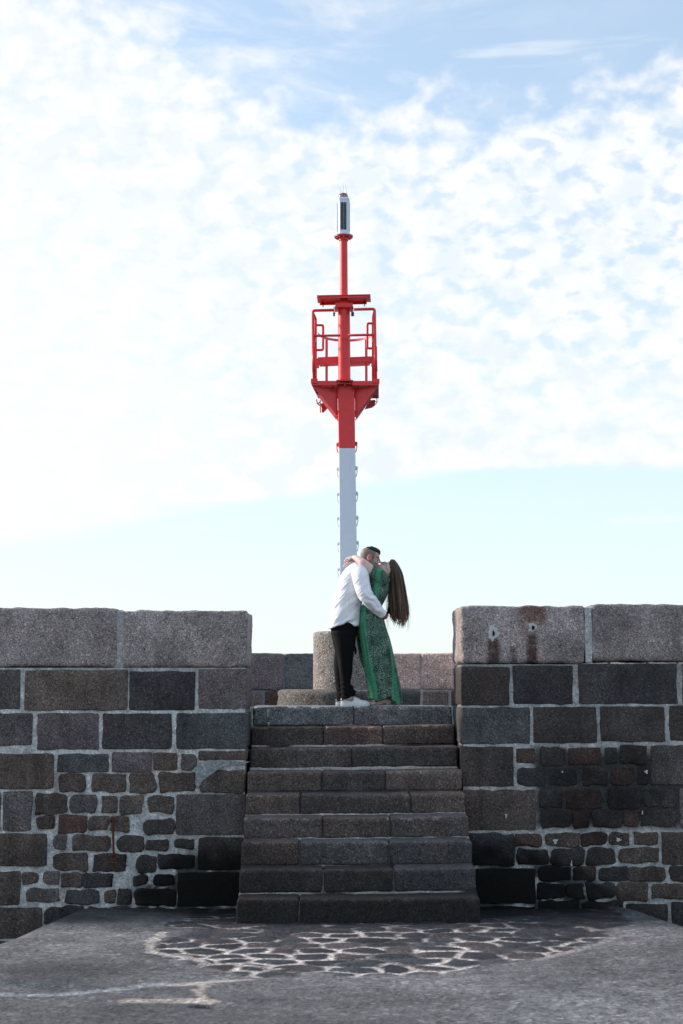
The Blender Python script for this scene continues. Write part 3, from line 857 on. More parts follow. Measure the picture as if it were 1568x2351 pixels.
for (cx, cy, rx, ry, sd_) in ((1162, 1873, 3.5, 5, 1), (1275, 1931, 8, 5, 2), (1420, 1928, 8, 4, 3), (1312, 1983, 3, 7, 5), (1484, 1772, 5, 4, 6), (1291, 1772, 2.5, 2.5, 7), (1475, 1866, 2, 4, 8)):
    V, F = splat(cx, cy, rx * .6, ry, sd_, YW - .014, 16, .003, .7); g = Geo(); g.add(V, F)
    build('lime_splash', g, M_LIME, rw, smooth=False)

# ------------------------------------------------------------------ stairs
st = empty('staircase', (.31, -1.3, 0), 'nine worn granite steps climbing between the two parapet walls', 'stairs')
TOPS = [1622, 1667, 1716, 1770, 1823, 1876, 1931, 1995, 2063]
BOTS = [1665, 1711, 1762, 1816, 1869, 1924, 1987, 2049, 2117]
SPL = [[.505], [.353, .644], [.49], [.349, .644], [.251, .749], [.352, .65], [.252, .639], [.355, .651], [.258]]
TN = [['u', 'u'], ['b', 'r', 'b'], ['s', 's'], ['b', 's', 'b'], ['b', 's', 'b'], ['s', 'b', 's'], ['b', 'd', 'd'], ['s', 's', 'd'], ['s', 's']]
KK = [[1.1, .95], [-.15, .55, -.0], [.35, .15], [-.05, .2, .0], [-.1, .3, 0], [.55, -.1, .55], [-.3, .45, .25], [-.4, -.45, .15], [-.60, -.64]]
TREAD = .326
LZ = at(745, 1622, 0).z
mort = Geo()
for k in range(9):
    fy = -TREAD * k
    zt, zb = at(745, TOPS[k], fy).z, at(745, BOTS[k], fy).z
    a, b = (S0, S1) if k > 2 else (S0 + .01, S1 - .012)
    cuts = [a] + [a + (b - a) * f for f in SPL[k]] + [b]
    g = Geo()
    for i in range(len(cuts) - 1):
        j1 = rnd.uniform(.004, .009)
        V, F = roundbox(cuts[i] + j1, cuts[i + 1] - j1, fy + rnd.uniform(-.008, .008), fy + (.80 if k == 0 else .43), (zb if k < 8 else zb - .09), zt + rnd.uniform(-.003, .002) * (k > 0),
                        r=.018 if k < 6 else .026, sp=.028, spy=.06, jit=.004, rough=.007, seed=k * 7 + i + (k > 5) * 3)
        if k > 0: V[:, 2] += (V[:, 0] - .31) * (.010, .016, .010, .009, .008, .008, .005, .008, .004)[k]
        c = np.array(TONE[TN[k][i]]) * (1 + KK[k][i])
        px, py = proj(V)
        edge_w = 1 + .45 * sstep(zt - .05, zt, V[:, 2])              # stone paler towards the top edge and tread
        c = c[None, :] * edge_w[:, None] * (1 + fbm(V + i * 7.7, 3, 3, 71)[:, None] * .9 + fbm(V * [2.5, 1, .6], 5, 2, 17)[:, None] * .4)
        chip = sstep(.16, .26, fbm(V, 16, 2, 66 + k)) * sstep(zt - .04, zt - .005, V[:, 2]) * (V[:, 1] < fy + .05)
        V[:, 2] -= chip * .012; c = c * (1 + chip[:, None] * .8)
        wear = np.exp(-((V[:, 0] - .35) / .55) ** 2) * (V[:, 2] > zt - .012) * (k > 0); V[:, 2] -= wear * .008
        g.add(V, F, c)
    build('step', g, M_STEP, st, label=('top step of bluish granite' if k == 0 else 'bottom step, black with damp' if k == 8 else None))
    # bedding mortar under the step
    if k == 8: continue
    V, F = roundbox(a + .006, b - .006, fy - .010, fy + .3, zb - .04, zb + .004, r=.006, sp=.02, spy=.06, rough=.014, seed=k)
    V[:, 2] += (V[:, 0] - .31) * .008
    mm = sstep(-.12, .04, fbm(V * [1, .1, .1], 2.2, 3, 100 + k) + (-.25, .0, .16, -.1, .12, .12, -.12, .14)[k])
    mort.add(V, F, (np.array([.42, .40, .38])[None, :] * mm[:, None] + np.array([.05, .05, .05])[None, :] * (1 - mm[:, None])) * (.95 if k < 6 else .7))
prof_ = [(.7, -.4)]                                                  # rubble core, one stepped solid under the treads
for k in range(9):
    fy = -TREAD * k; zt = at(745, TOPS[k], fy).z
    if k == 0: prof_.append((.7, zt - .03))
    prof_ += [(fy + .03, zt - .03), (fy + .03, (at(745, TOPS[k + 1], -TREAD * (k + 1)).z - .03) if k < 8 else -.4)]
xa, xb = S0 + .012, S1 - .016
n_ = len(prof_)
V = [(xa, y, z) for y, z in prof_] + [(xb, y, z) for y, z in prof_]
mort.add(V, [tuple(range(n_ - 1, -1, -1)), tuple(range(n_, 2 * n_))] + [(i, (i + 1) % n_, (i + 1) % n_ + n_, i + n_) for i in range(n_)], (.09, .09, .095))
build('mortar', mort, M_MORTAR, st)
g = Geo()
for (cx, cy, rx, ry, s_) in ((615.5, 1632, 2.2, 5, 1), (615, 1642, 1.4, 4, 4), (617, 1661, 1.8, 4, 2), (750, 1670, 2, 3.5, 3)):
    V, F = splat(cx, cy, rx, ry, s_, -.008 if cx < 700 else -.335, 14, .003, .6); g = Geo(); g.add(V, F)
    build('lime_splash', g, M_LIME, st, smooth=False)
# mortar fillets between the stairs and the wall ends
g = Geo()
for (xx, w_) in ((S0 - .003, .03), (S1 + .0, .03)):
    V, F = roundbox(xx - w_ / 2, xx + w_ / 2, .0, .3, 1.55, LZ - .004, r=.01, sp=.04, spy=.2, rough=.02); g = Geo(); g.add(V, F, (.34, .36, .36))
    build('side_mortar', g, M_MORTAR, st)

# ------------------------------------------------------------------ round pier head behind the stairs
PC = (.31, .05)
FLOORZ = LZ - .17
g = Geo()
V, F = lathe([(0.01, FLOORZ), (3.6, FLOORZ)], (PC[0], PC[1]), 64)
V = V[:]; V[:, 1] = np.maximum(V[:, 1], .035)
g.add(V, F, (.10, .10, .105))
fl = build('pier_pavement', g, M_GROUND, smooth=False); fl['kind'] = 'structure'
bw = empty('parapet_wall', (.31, 4.0, -.5), 'low curved granite parapet behind the concrete pedestal', 'wall', WALLG)
gs, gm = Geo(), Geo()
RB, RT = 3.75, .55
def arcbox(a0, a1, r0, r1, z0, z1v, tone, k, seed):
    L = (a1 - a0) * r0
    V, F = roundbox(0, L, 0, r1 - r0, z0, z1v, r=.025, sp=.05, spy=.2, rc=.02, jit=.008, rough=.012, seed=seed)
    a = a0 + V[:, 0] / r0; rr = r0 + V[:, 1]
    W = np.stack([PC[0] - rr * np.cos(a), PC[1] + rr * np.sin(a), V[:, 2]], 1)
    gs.add(W, F, np.array(TONE[tone]) * (1 + k) * (1 + fbm(W, 2.5, 3, 71)[:, None] * .5))
def ang(px):                     # angle at which the photo shows px on the inner face
    best = min((abs(proj(np.array([[PC[0] - RB * math.cos(t_), PC[1] + RB * math.sin(t_), 2.3]]))[0][0] - px), t_) for t_ in np.linspace(.5, 2.64, 1500))
    return best[1]
yb_ = PC[1] + RB - .15
zc_t, zc_b = at(650, 1500, yb_).z, at(650, 1584, yb_).z
zl_b = at(650, 1640, yb_).z
joint_c = [ang(560) - .16, ang(560) - .0, ang(653.5), ang(725), ang(800), ang(890), ang(965.5), ang(1052)]
tones_c = ['p', 'p', 'u', 'p', 'p', 't', 't', 't']
base0 = joint_c[0]
cuts = [.02, .2, .38, .56, .74, .9, 1.02] + [c for c in joint_c if c > 1.1] + [2.0, 2.2, 2.4, 2.6, 2.8, 3.0, 3.12]
cuts = sorted(cuts)
for i in range(len(cuts) - 1):
    mid = (cuts[i] + cuts[i + 1]) / 2
    if cuts[i + 1] - cuts[i] < .04: continue
    pxm = proj(np.array([[PC[0] - RB * math.cos(mid), PC[1] + RB * math.sin(mid), 2.3]]))[0][0]
    tone = 'w' if pxm > 880 and pxm < 1100 else ('p' if pxm < 655 else 'u')  # right-hand blocks lighter and pinker: sunlight painted into the stone colour
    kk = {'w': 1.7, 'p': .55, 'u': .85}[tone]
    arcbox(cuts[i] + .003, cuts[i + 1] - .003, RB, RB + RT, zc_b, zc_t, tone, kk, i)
low_j = sorted([.02, .3, .6, .9, 1.1] + [ang(560), ang(606), ang(652), ang(700), ang(760), ang(840), ang(900), ang(967), ang(1031), ang(1075)] + [2.1, 2.4, 2.7, 3.0, 3.12])
for r_ in range(4):
    for i in range(len(low_j) - 1):
        if low_j[i + 1] - low_j[i] < .03: continue
        mid = (low_j[i] + low_j[i + 1]) / 2
        pxm = proj(np.array([[PC[0] - RB * math.cos(mid), PC[1] + RB * math.sin(mid), 2.0]]))[0][0]
        tone = ['b', 'u', 'r', 't'][(i * 3 + r_) % 4] if pxm < 900 else ['t', 'r', 'b'][(i + r_) % 3]
        off = .03 * (r_ % 2)
        arcbox(low_j[i] + .004 + off, low_j[i + 1] - .004 + off, RB + .006, RB + RT, zl_b - .3 * (r_), (zc_b - .014 if r_ == 0 else zl_b - .3 * (r_ - 1) - .014), tone, .45, i + 50)
build('stonework', gs, M_STONE, bw)
n_ = 120
ringin, ringout = [], []
for zz in (-4.5, zc_t - .02):
    for rr in (RB + .02, RB + RT - .02):
        pass
V, F = [], []
prof = [(RB + .02, -4.5), (RB + .02, zc_t - .02), (RB + RT - .02, zc_t - .02), (RB + RT - .02, -4.5)]
for i in range(n_ + 1):
    a = math.pi * i / n_
    for (rr, zz) in prof: V.append((PC[0] - rr * math.cos(a), PC[1] + rr * math.sin(a), zz))
for i in range(n_):
    for j in range(4):
        k = (j + 1) % 4
        F.append((i * 4 + j, i * 4 + k, (i + 1) * 4 + k, (i + 1) * 4 + j))
gm.add(V, F, (.16, .185, .20))
build('mortar', gm, M_MORTAR, bw)

# ------------------------------------------------------------------ concrete pedestal
YC = 1.9
PX = at(800.5, 1500, YC).x
ped = empty('concrete_pedestal', (PX, YC, FLOORZ), 'round exposed aggregate concrete pedestal under the red and white beacon', 'pedestal')
def rough_lathe(prof, amp, n=110, seed=1, lump=0):
    V, F = lathe(prof, (PX, YC), n)
    d = V - np.array([PX, YC, 0]); d[:, 2] = 0
    r = np.linalg.norm(d, axis=1, keepdims=True); dn = d / np.maximum(r, 1e-6)
    V = V + dn * (fbm(V, 12, 3, seed)[:, None] * amp * 2) * (r > .05)
    V[:, 2] += fbm(V, 9, 3, seed + 4) * amp * (r[:, 0] > .05) * 1.4
    return V, F
zt = at(745, 1448, YC - .43).z; zpl = at(745, 1585, YC - .86).z
RD, RP = .437, .87
zz = np.linspace(zpl - .03, zt - .03, 30)
V, F = rough_lathe([(RD + .0, z) for z in zz] + [(RD - .010, zt - .012), (RD - .04, zt), (RD * .6, zt + .004), (.02, zt + .004)], .004, seed=3)
g = Geo(); c = np.array([.26, .24, .22])[None, :] * (1 + fbm(V, 3, 3, 6)[:, None] * .6); g.add(V, F, c)
build('drum', g, M_CONC, ped)
zz = np.linspace(FLOORZ - .05, zpl - .05, 9)
V, F = rough_lathe([(RP, z) for z in zz] + [(RP - .012, zpl - .02), (RP - .05, zpl), (RP - .2, zpl + .004), (RP - .4, zpl), (.3, zpl)], .024, seed=9)
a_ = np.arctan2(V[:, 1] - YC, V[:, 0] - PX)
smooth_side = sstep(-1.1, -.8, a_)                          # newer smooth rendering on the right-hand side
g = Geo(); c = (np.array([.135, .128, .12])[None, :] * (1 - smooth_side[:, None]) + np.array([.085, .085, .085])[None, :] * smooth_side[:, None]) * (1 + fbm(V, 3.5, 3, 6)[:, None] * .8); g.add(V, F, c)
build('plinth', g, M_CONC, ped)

# ------------------------------------------------------------------ beacon
bz = zt
be = empty('harbour_beacon', (PX, YC, bz), 'tall red and white beacon mast with a caged platform and solar lantern', 'beacon')
YF = YC - .11
def Q3(x, y, Y=YF): return tuple(at(*z3(x, y), Y))
def Q2(x, y, Y=YC): return tuple(at(*z2(x, y), Y))
def quadcol(pts_front, d):      # solid with a front outline given in points and depth d
    return hexa(pts_front, [(p[0], p[1] + d, p[2]) for p in pts_front])
def at4(x, y, Y=YF): return tuple(at(752.6 + .13344 * x, 1003.5 + .13344 * y, Y))
# square mast: white below, red above
top_w = [at4(187, 190), at4(473, 190)]
pL, pR = at(781.2, 1448, YF), at(822.3, 1448, YF)
def chamfer_mast(zl, zh, xl, xh):
    """square tube between two levels with slightly rounded corners; xl, xh = (left, right) there"""
    rings = []
    for z, (a, b) in ((zl, xl), (zh, xh)):
        w_ = b - a; r = .012; ring = []
        for (cx, cy, a0) in ((b - r, YF + r, -90), (b - r, YF + w_ - r, 0), (a + r, YF + w_ - r, 90), (a + r, YF + r, 180)):
            for q in (0, 30, 60, 90):
                t_ = math.radians(a0 + q); ring.append((cx + r * math.cos(t_), cy + r * math.sin(t_), z))
        rings.append(np.array(ring))
    return loft(rings)
zr = top_w[0][2]
V, F = chamfer_mast(bz, zr, (pL.x, pR.x), (top_w[0][0], top_w[1][0]))
g = Geo(); g.add(V, F)
build('mast', g, M_WHITEP, be, sharp=35)
mt_l, mt_r = Q3(566, 1330), Q3(787, 1330)
zd = Q3(566, 1300)[2]
V, F = chamfer_mast(zr + .002, zd, (top_w[0][0] + .001, top_w[1][0] - .001), (mt_l[0], mt_r[0]))
g = Geo(); g.add(V, F)
build('red_mast_section', g, M_RED, be, sharp=35)
g = Geo(); V, F = box(((pL.x + pR.x) / 2, YC, bz + .012), (.36, .36, .024)); g.add(V, F); build('base_plate', g, M_WHITEP, be, smooth=False)
# climbing hoops either side
def hoop(side, ya, mat, Ys=(YF + .05, YF + .15)):
    za = at(784, ya, YC).z
    f = (za - bz) / (zr - bz) if za < zr else 1
    xe = (pL.x * (1 - f) + top_w[0][0] * f) if side < 0 else (pR.x * (1 - f) + top_w[1][0] * f)
    o = side
    pth = []
    front = [(xe - o * .004, Ys[0], za), (xe + o * .022, Ys[0] - .0, za + .004), (xe + o * .021, Ys[0] + .002, za - .03), (xe + o * .020, Ys[0] + .006, za - .06), (xe + o * .012, Ys[0] + .012, za - .095), (xe + o * .006, (Ys[0] + Ys[1]) / 2, za - .11)]
    back = [(p[0], Ys[1] - (p[1] - Ys[0]), p[2]) for p in front[:-1]][::-1]
    V, F = stube(front + back, [.0055] * 11, 7, 3)
    g = Geo(); g.add(V, F)
    V, F = box((xe + o * .008, Ys[0], za - .006), (.02, .02, .035)); g.add(V, F)
    V, F = box((xe + o * .008, Ys[1], za - .006), (.02, .02, .035)); g.add(V, F)
    build('climbing_hoop', g, mat, be)
for i, y in enumerate((952 - 7, 1018, 1074, 1132, 1187.5, 1245, 1304, 1362, 1420)):
    for sd_ in (-1, 1):
        hoop(sd_, y + (0 if sd_ > 0 else 2), M_RED if i < 2 else M_WHITEP)
# column above the deck
TILT = (at(788.7, 455, YC).x - at(791, 880, YC).x) / (at(788.7, 455, YC).z - at(791, 880, YC).z)
def axis_x(z): p = at(790.6, 880, YC); return p.x + TILT * (z - p.z)
def column(zl, zh, r0, r1, mat, name, n=32, extra=()):
    g = Geo(); rings = []
    for z, r in ((zl, r0), (zh, r1)):
        rings.append(np.array([(axis_x(z) + r * math.cos(2 * math.pi * j / n), YC + r * math.sin(2 * math.pi * j / n), z) for j in range(n)]))
    g.add(*loft(rings))
    for (z, r, h) in extra:
        rings = [np.array([(axis_x(z) + (r - q) * math.cos(2 * math.pi * j / n), YC + (r - q) * math.sin(2 * math.pi * j / n), z + dz) for j in range(n)]) for q, dz in ((.003, 0), (0, .003), (0, h - .003), (.003, h))]
        g.add(*loft(rings))
    return build(name, g, mat, be, sharp=40)
zdeck = Q3(650, 1245, YC)[2]
zc1 = Q3(650, 280, YC)[2]
column(zdeck - .05, zc1, .0775, .0765, M_RED, 'lower_column', extra=((zdeck + .0, .083, .03),))
ztray = Q2(815, 1690, YC)[2]
zfl = Q2(815, 850, YC)[2]
column(zc1 - .02, zfl, .050, .049, M_RED, 'upper_column')
g = Geo()
def disc(z, r, h, n=40, bev=.003):
    return loft([np.array([(axis_x(z) + (r - q) * math.cos(2 * math.pi * j / n), YC + (r - q) * math.sin(2 * math.pi * j / n), z + dz) for j in range(n)]) for q, dz in ((bev, 0), (0, bev), (0, h - bev), (bev, h))])
g.add(*disc(zfl - .012, .118, .014)); g.add(*disc(zfl - .055, .060, .045))
fl_ = build('flange', g, M_RED, be, sharp=40)
g = Geo()
for k in range(6):
    a = 2 * math.pi * (k + .5) / 6
    V, F = tube([(axis_x(zfl) + .095 * math.cos(a), YC + .095 * math.sin(a), zfl - .028), (axis_x(zfl) + .095 * math.cos(a), YC + .095 * math.sin(a), zfl - .008)], .008, 6)
    g = Geo(); g.add(V, F); build('bolt', g, M_GALV, fl_, smooth=False)
# lantern
ln = None
zl0 = zfl + .004
zl1 = Q2(808, 345, YC)[2]
xl = axis_x(zl0)
g = Geo(); g.add(*disc(zl0, .122, .010)); g.add(*disc(zl0 + .010, .085, .012))
def octo(z, r): return np.array([(axis_x(z) + x_ * r / .077, YC + y_ * r / .077, z) for x_, y_ in ((.049, -.073), (.073, -.049), (.073, .049), (.049, .073), (-.049, .073), (-.073, .049), (-.073, -.049), (-.049, -.073))])
g.add(*loft([octo(zl0 + .02, .077), octo(zl1, .077)]))
g.add(*loft([octo(zl1, .081), octo(zl1 + .022, .081), octo(zl1 + .042, .066)]))
lantern = build('lantern', g, M_WHITEP, be, sharp=25)
g = Geo(); zz_ = zl1 + .042
g.add(*loft([np.array([(axis_x(z) + r * math.cos(2 * math.pi * j / 28), YC + r * math.sin(2 * math.pi * j / 28), z) for j in range(28)]) for r, z in ((.058, zz_), (.062, zz_ + .012), (.060, zz_ + .035), (.050, zz_ + .05))]))
build('lens', g, M_LENS, lantern)
g = Geo()
g.add(*loft([np.array([(axis_x(z) + r * math.cos(2 * math.pi * j / 28), YC + r * math.sin(2 * math.pi * j / 28), z) for j in range(28)]) for r, z in ((.050, zz_ + .049), (.052, zz_ + .054), (.036, zz_ + .062), (.006, zz_ + .066))]))
build('lens_cap', g, plain_mat('brown_plastic', (.12, .045, .045), .5), lantern)
for (bx, by, tx, ty) in ((771, 268, 750, 130), (800, 250, 770, 170), (806, 255, 806, 88), (855, 275, 842, 98)):
    a, b = Q2(bx, by), Q2(tx, ty)
    V, F = stube([a, ((a[0] * .55 + b[0] * .45) + .004, YC, (a[2] + b[2]) / 2), b], [.0022, .002, .0018], 5, 3); g = Geo(); g.add(V, F)
    build('bird_spike', g, M_GALV, lantern)
yfp = YC - .073
for k in range(8):                                   # a solar panel on each of the eight sides but the corners' frames
    if k % 2: continue
    a = math.radians(45 * k)
    R3 = Matrix.Rotation(a, 3, 'Z')
    gf, gc = Geo(), Geo()
    hgt = zl1 - zl0 - .05
    V, F = box((0, yfp - YC - .003, hgt / 2), (.088, .006, hgt)); gf.add(V @ np.array(R3).T + [axis_x(zl0 + .3), YC, zl0 + .035], F)
    rows = 30; rh = (hgt - .05) / rows
    for r_ in range(rows):
        for sx in (-1, 1):
            V, F = box((sx * .0190, yfp - YC - .0075, .03 + rh * (r_ + .5)), (.035, .003, rh * .72)); gc.add(V @ np.array(R3).T + [axis_x(zl0 + .3), YC, zl0 + .035], F)
    fr = build('panel_frame', gf, M_WHITEP, lantern, smooth=False)
    build('solar_panel', gc, M_PANEL, lantern, smooth=False)
# top tray (flat plate seen from below) with its bolts
YT0, YT1 = YC - .16, YC + .19
def A2(x, y, Y): return at(*z2(x, y), Y)
tl, tr = A2(430, 1697, YT0), A2(1198, 1681, YT0)
bl, br = A2(443, 1782, YT1), A2(1206, 1770, YT1)
zt_l, zt_r = tl.z, tr.z
g = Geo()
def plate(c4, h):
    return hexa([(p[0], p[1], p[2]) for p in c4], [(p[0], p[1], p[2] + h) for p in c4])
g.add(*plate([(tl.x, YT0, zt_l), (tr.x, YT0, zt_r), (br.x, YT1, zt_r + .0), (bl.x, YT1, zt_l)], .008))
for xx in (.06, .94):
    x_ = tl.x + (tr.x - tl.x) * xx; z_ = zt_l + (zt_r - zt_l) * xx
    V, F = box((x_, YC + .01, z_ - .016), (.008, .33, .032)); g.add(V, F)
for yy in (YT0 + .012, YT1 - .012):
    V, F = hexa([(tl.x + .04, yy, zt_l - .03), (tr.x - .04, yy, zt_r - .03), (tr.x - .04, yy, zt_r), (tl.x + .04, yy, zt_l)], [(tl.x + .04, yy + .006, zt_l - .03), (tr.x - .04, yy + .006, zt_r - .03), (tr.x - .04, yy + .006, zt_r), (tl.x + .04, yy + .006, zt_l)]); g.add(V, F)
V, F = box((axis_x(ztray), YC - .08, ztray - .028), (.008, .10, .05)); g.add(V, F)
tray = build('top_tray', g, M_RED, be, smooth=False)
for xx in (.115, .905):
    x_ = tl.x + (tr.x - tl.x) * xx; z_ = zt_l + (zt_r - zt_l) * xx
    g = Geo(); g.add(*tube([(x_, YC + .12, z_ - .075), (x_, YC + .12, z_ + .02)], .006, 8)); build('bolt', g, M_BLACKM, tray)
# clamp box below the tray
a, b = A2(695, 1795, YC - .12), A2(948, 1860, YC - .12)
g = Geo()
V, F = roundbox(a.x, b.x, YC - .12, YC + .12, b.z, a.z, r=.004, sp=.1, spy=.1, rough=0); g.add(V, F)
for sx, xx in ((-1, a.x), (1, b.x)):
    V, F = box((xx + sx * .004, YC - .05, b.z - .02), (.008, .10, .07)); g.add(V, F)
build('clamp_box', g, M_RED, be, sharp=30)
for (xa, xb_, ya_, yb2) in ((668, 690, 1850, 1985), (930, 952, 1845, 1985)):
    for (x0_, x1_, y0_, y1_) in ((xa + 2, xa + 12, ya_, ya_ + 90), (xa - 4 if xa < 700 else xa - 8, xb_ + 0 if xa < 700 else xb_ + 12, ya_ + 85, yb2)):
        p, q = A2(x0_, y0_, YF - .03), A2(x1_, y1_, YF - .03)
        V, F = box(((p.x + q.x) / 2, YF - .02, (p.z + q.z) / 2), (abs(q.x - p.x), .02, abs(p.z - q.z))); g = Geo(); g.add(V, F)
        build('clamp_bracket', g, M_BLACKM, be, smooth=False)
# deck
DF, DB = YF - .10, YF + .72
SH = .03                                               # the cage is turned very slightly
dl, dr = Q3(217, 1300, DF), Q3(1110, 1297, DF)
dzt = Q3(650, 1245, DF)[2]; dzb = Q3(650, 1303, DF)[2]
mesh_deck, t_, b_ = newmat('red_perforated_deck')
_ob = t_.n('ShaderNodeTexCoord').outputs['Object']
_vv = t_.n('ShaderNodeTexVoronoi', ins={'Scale': 38.0, 'Randomness': 0.15}); t_.set(_vv.inputs['Vector'], _ob)
t_.set(b_.inputs['Base Color'], t_.mix(t_.rng(_vv.outputs['Distance'], .25, .45), (.50, .25, .26), (.50, .03, .035))); b_.inputs['Roughness'].default_value = .5
g = Geo()
lx, rx_ = dl[0], dr[0]
g.add(*plate([(lx + .01, DF + .01, dzb + .02), (rx_ - .01, DF + .01, dzb + .02), (rx_ - .0 + SH, DB, dzb + .02), (lx + .05 + SH, DB, dzb + .02)], .012))
deck = build('deck', g, mesh_deck, be, smooth=False)
g = Geo()
def beam(a, b, h, wd):            # rectangular beam from a to b (bottom-centre), height h, width wd
    a, b = Vector(a), Vector(b); d = (b - a).normalized(); s = d.cross(Vector((0, 0, 1))).normalized() * wd / 2
    up = Vector((0, 0, h))
    return hexa([a - s, a + s, a + s + up, a - s + up], [b - s, b + s, b + s + up, b - s + up])
xm0, xm1 = Q3(545, 1300, DF)[0], Q3(768, 1300, DF)[0]
g.add(*beam((lx, DF, dzb), (xm0, DF, dzb + .0), dzt - dzb, .012))
g.add(*beam((xm1, DF, dzb), (rx_, DF, dzb), dzt - dzb, .012))
g.add(*beam((lx + .006, DF - .002, dzb), (lx + .056 + SH, DB, dzb), dzt - dzb, .010))
g.add(*beam((rx_ - .006, DF - .002, dzb), (rx_ - .006 + SH, DB, dzb), dzt - dzb, .010))
g.add(*beam((lx + .05 + SH, DB, dzb), (rx_ + SH, DB, dzb), dzt - dzb, .010))
for xx, w_ in ((lx + .035, .085), (rx_ - .038, .09)):
    V, F = box((xx, DF - .008, dzt - .006), (w_, .012, .062)); g.add(V, F)
for xx in np.linspace(.12, .88, 5):
    xq = lx + (rx_ - lx) * xx
    g.add(*beam((xq, DF + .02, dzb - .004), (xq + SH, DB - .02, dzb - .004), .02, .018))
build('deck_frame', g, M_RED, be, smooth=False)
for xx in (lx + .05, rx_ - .06, lx + .035, rx_ - .035):
    g = Geo(); g.add(*tube([(xx, DF - .022, dzb + .035), (xx, DF - .008, dzb + .035)], .010, 6)); build('bolt', g, M_RED, be, smooth=False)
# inverted channel where the mast meets the deck
zch = Q3(650, 1385, YF)[2]
g = Geo()
V, F = box(((xm0 + xm1) / 2, (DF + YF) / 2, dzt + .002), (xm1 - xm0, YF - DF + .06, .010)); g.add(V, F)
for xx in (xm0 + .004, xm1 - .004):
    V, F = hexa([(xx - .004, DF - .004, dzt), (xx + .004, DF - .004, dzt), (xx + .004, DF - .004, dzb - .005), (xx - .004, DF - .004, dzb - .005)],
                [(xx - .004, YF + .0, dzt), (xx + .004, YF + .0, dzt), (xx + .004, YF, zch), (xx - .004, YF, zch)]); g.add(V, F)
V, F = box(((xm0 + xm1) / 2, YF - .012, (dzt + zch) / 2 - .0), (.07, .008, .035)); 
build('mast_head_channel', g, M_RED, be, smooth=False)
g = Geo(); V, F = box(((xm0 + xm1) / 2, YF - .03, dzt - .025), (.10, .03, .03)); g.add(V, F); build('channel_block', g, M_BLACKM, be, smooth=False)
# gusset plates each side of the mast and sloping struts to the back of the deck
for (A, B_, Cc) in (((238, 1318), (562, 1395), (567, 1712)), ((1100, 1308), (790, 1390), (796, 1690))):
    pa, pb, pc = Q3(*A, YF + .0), Q3(*B_, YF + .0), Q3(*Cc, YF)
    pa = (pa[0], YF - .06, pa[2]); pb2 = (pb[0], YF + .05, dzb + .0); pc = (pc[0], YF + .05, pc[2])
    pa2 = (pa[0], YF - .06, dzb)
    g = Geo(); g.add(*hexa([pa2, pb2, pc], [(p[0], p[1] + .010, p[2]) for p in (pa2, pb2, pc)]))
    build('gusset', g, M_RED, be, smooth=False)
for (A, B_, yb3) in (((300, 1400), (566, 1745), .42), ((1010, 1425), (800, 1725), .42)):
    a, b = Q3(*A, YF + yb3), Q3(*B_, YF + .12)
    a, b = Vector(a), Vector(b)
    sdn = Vector((0, 1, 0)); dd = (b - a).normalized(); nn = dd.cross(sdn).normalized() * .026
    g = Geo(); w2 = Vector((0, .05, 0))
    g.add(*hexa([a - nn, a + nn, a + nn + w2 * .2, a - nn + w2 * .2], [b - nn, b + nn, b + nn + w2 * .2, b - nn + w2 * .2]))
    g.add(*hexa([a + nn, a + nn * .8, a + nn * .8 + w2, a + nn + w2], [b + nn, b + nn * .8, b + nn * .8 + w2, b + nn + w2]))
    build('strut', g, plain_mat('faded_red_paint', (.66, .16, .17), .45), be, smooth=False)
for (xx, yy) in ((543, 1695), (543, 1722), (822, 1690), (822, 1717)):
    p = Q3(xx, yy, YF + .03); V, F = tube([(p[0] - .012, p[1], p[2]), (p[0] + .012, p[1], p[2])], .009, 6); g = Geo(); g.add(V, F); build('bolt', g, M_RED, be, smooth=False)
# hinged hatch hanging at the back right, ladder catch at the back left
g = Geo()
hp = [Q3(1062, 1495, YF + .55), Q3(1060, 1568, YF + .55), Q3(1020, 1598, YF + .55), Q3(920, 1622, YF + .55), Q3(985, 1500, YF + .55)]
g.add(*quadcol(hp, .012)); build('hatch', g, mesh_deck, be, smooth=False)
g = Geo()
for pts in ([(1082, 1475), (1086, 1530), (1062, 1556)], [(1060, 1520), (1090, 1518)]):
    q = [Q3(x, y, YF + .5) for x, y in pts]; g.add(*tube(q, .006, 6))
build('hatch_hinge', g, M_RED, be)
g = Geo()
for pts in ([(283, 1490), (296, 1548), (330, 1570)], [(332, 1500), (336, 1665)], [(300, 1545), (335, 1525)]):
    q = [Q3(x, y, YF + .5) for x, y in pts]; g.add(*tube(q, .008, 6))
g.add(*quadcol([Q3(x, y, YF + .48) for x, y in [(352, 1590), (352, 1662), (380, 1662), (436, 1600), (400, 1560)]], .01))
g.add(*quadcol([Q3(x, y, YF + .46) for x, y in [(340, 1550), (345, 1592), (410, 1588), (425, 1550), (370, 1535)]], .01))
build('ladder_catch', g, M_RED, be, smooth=False)
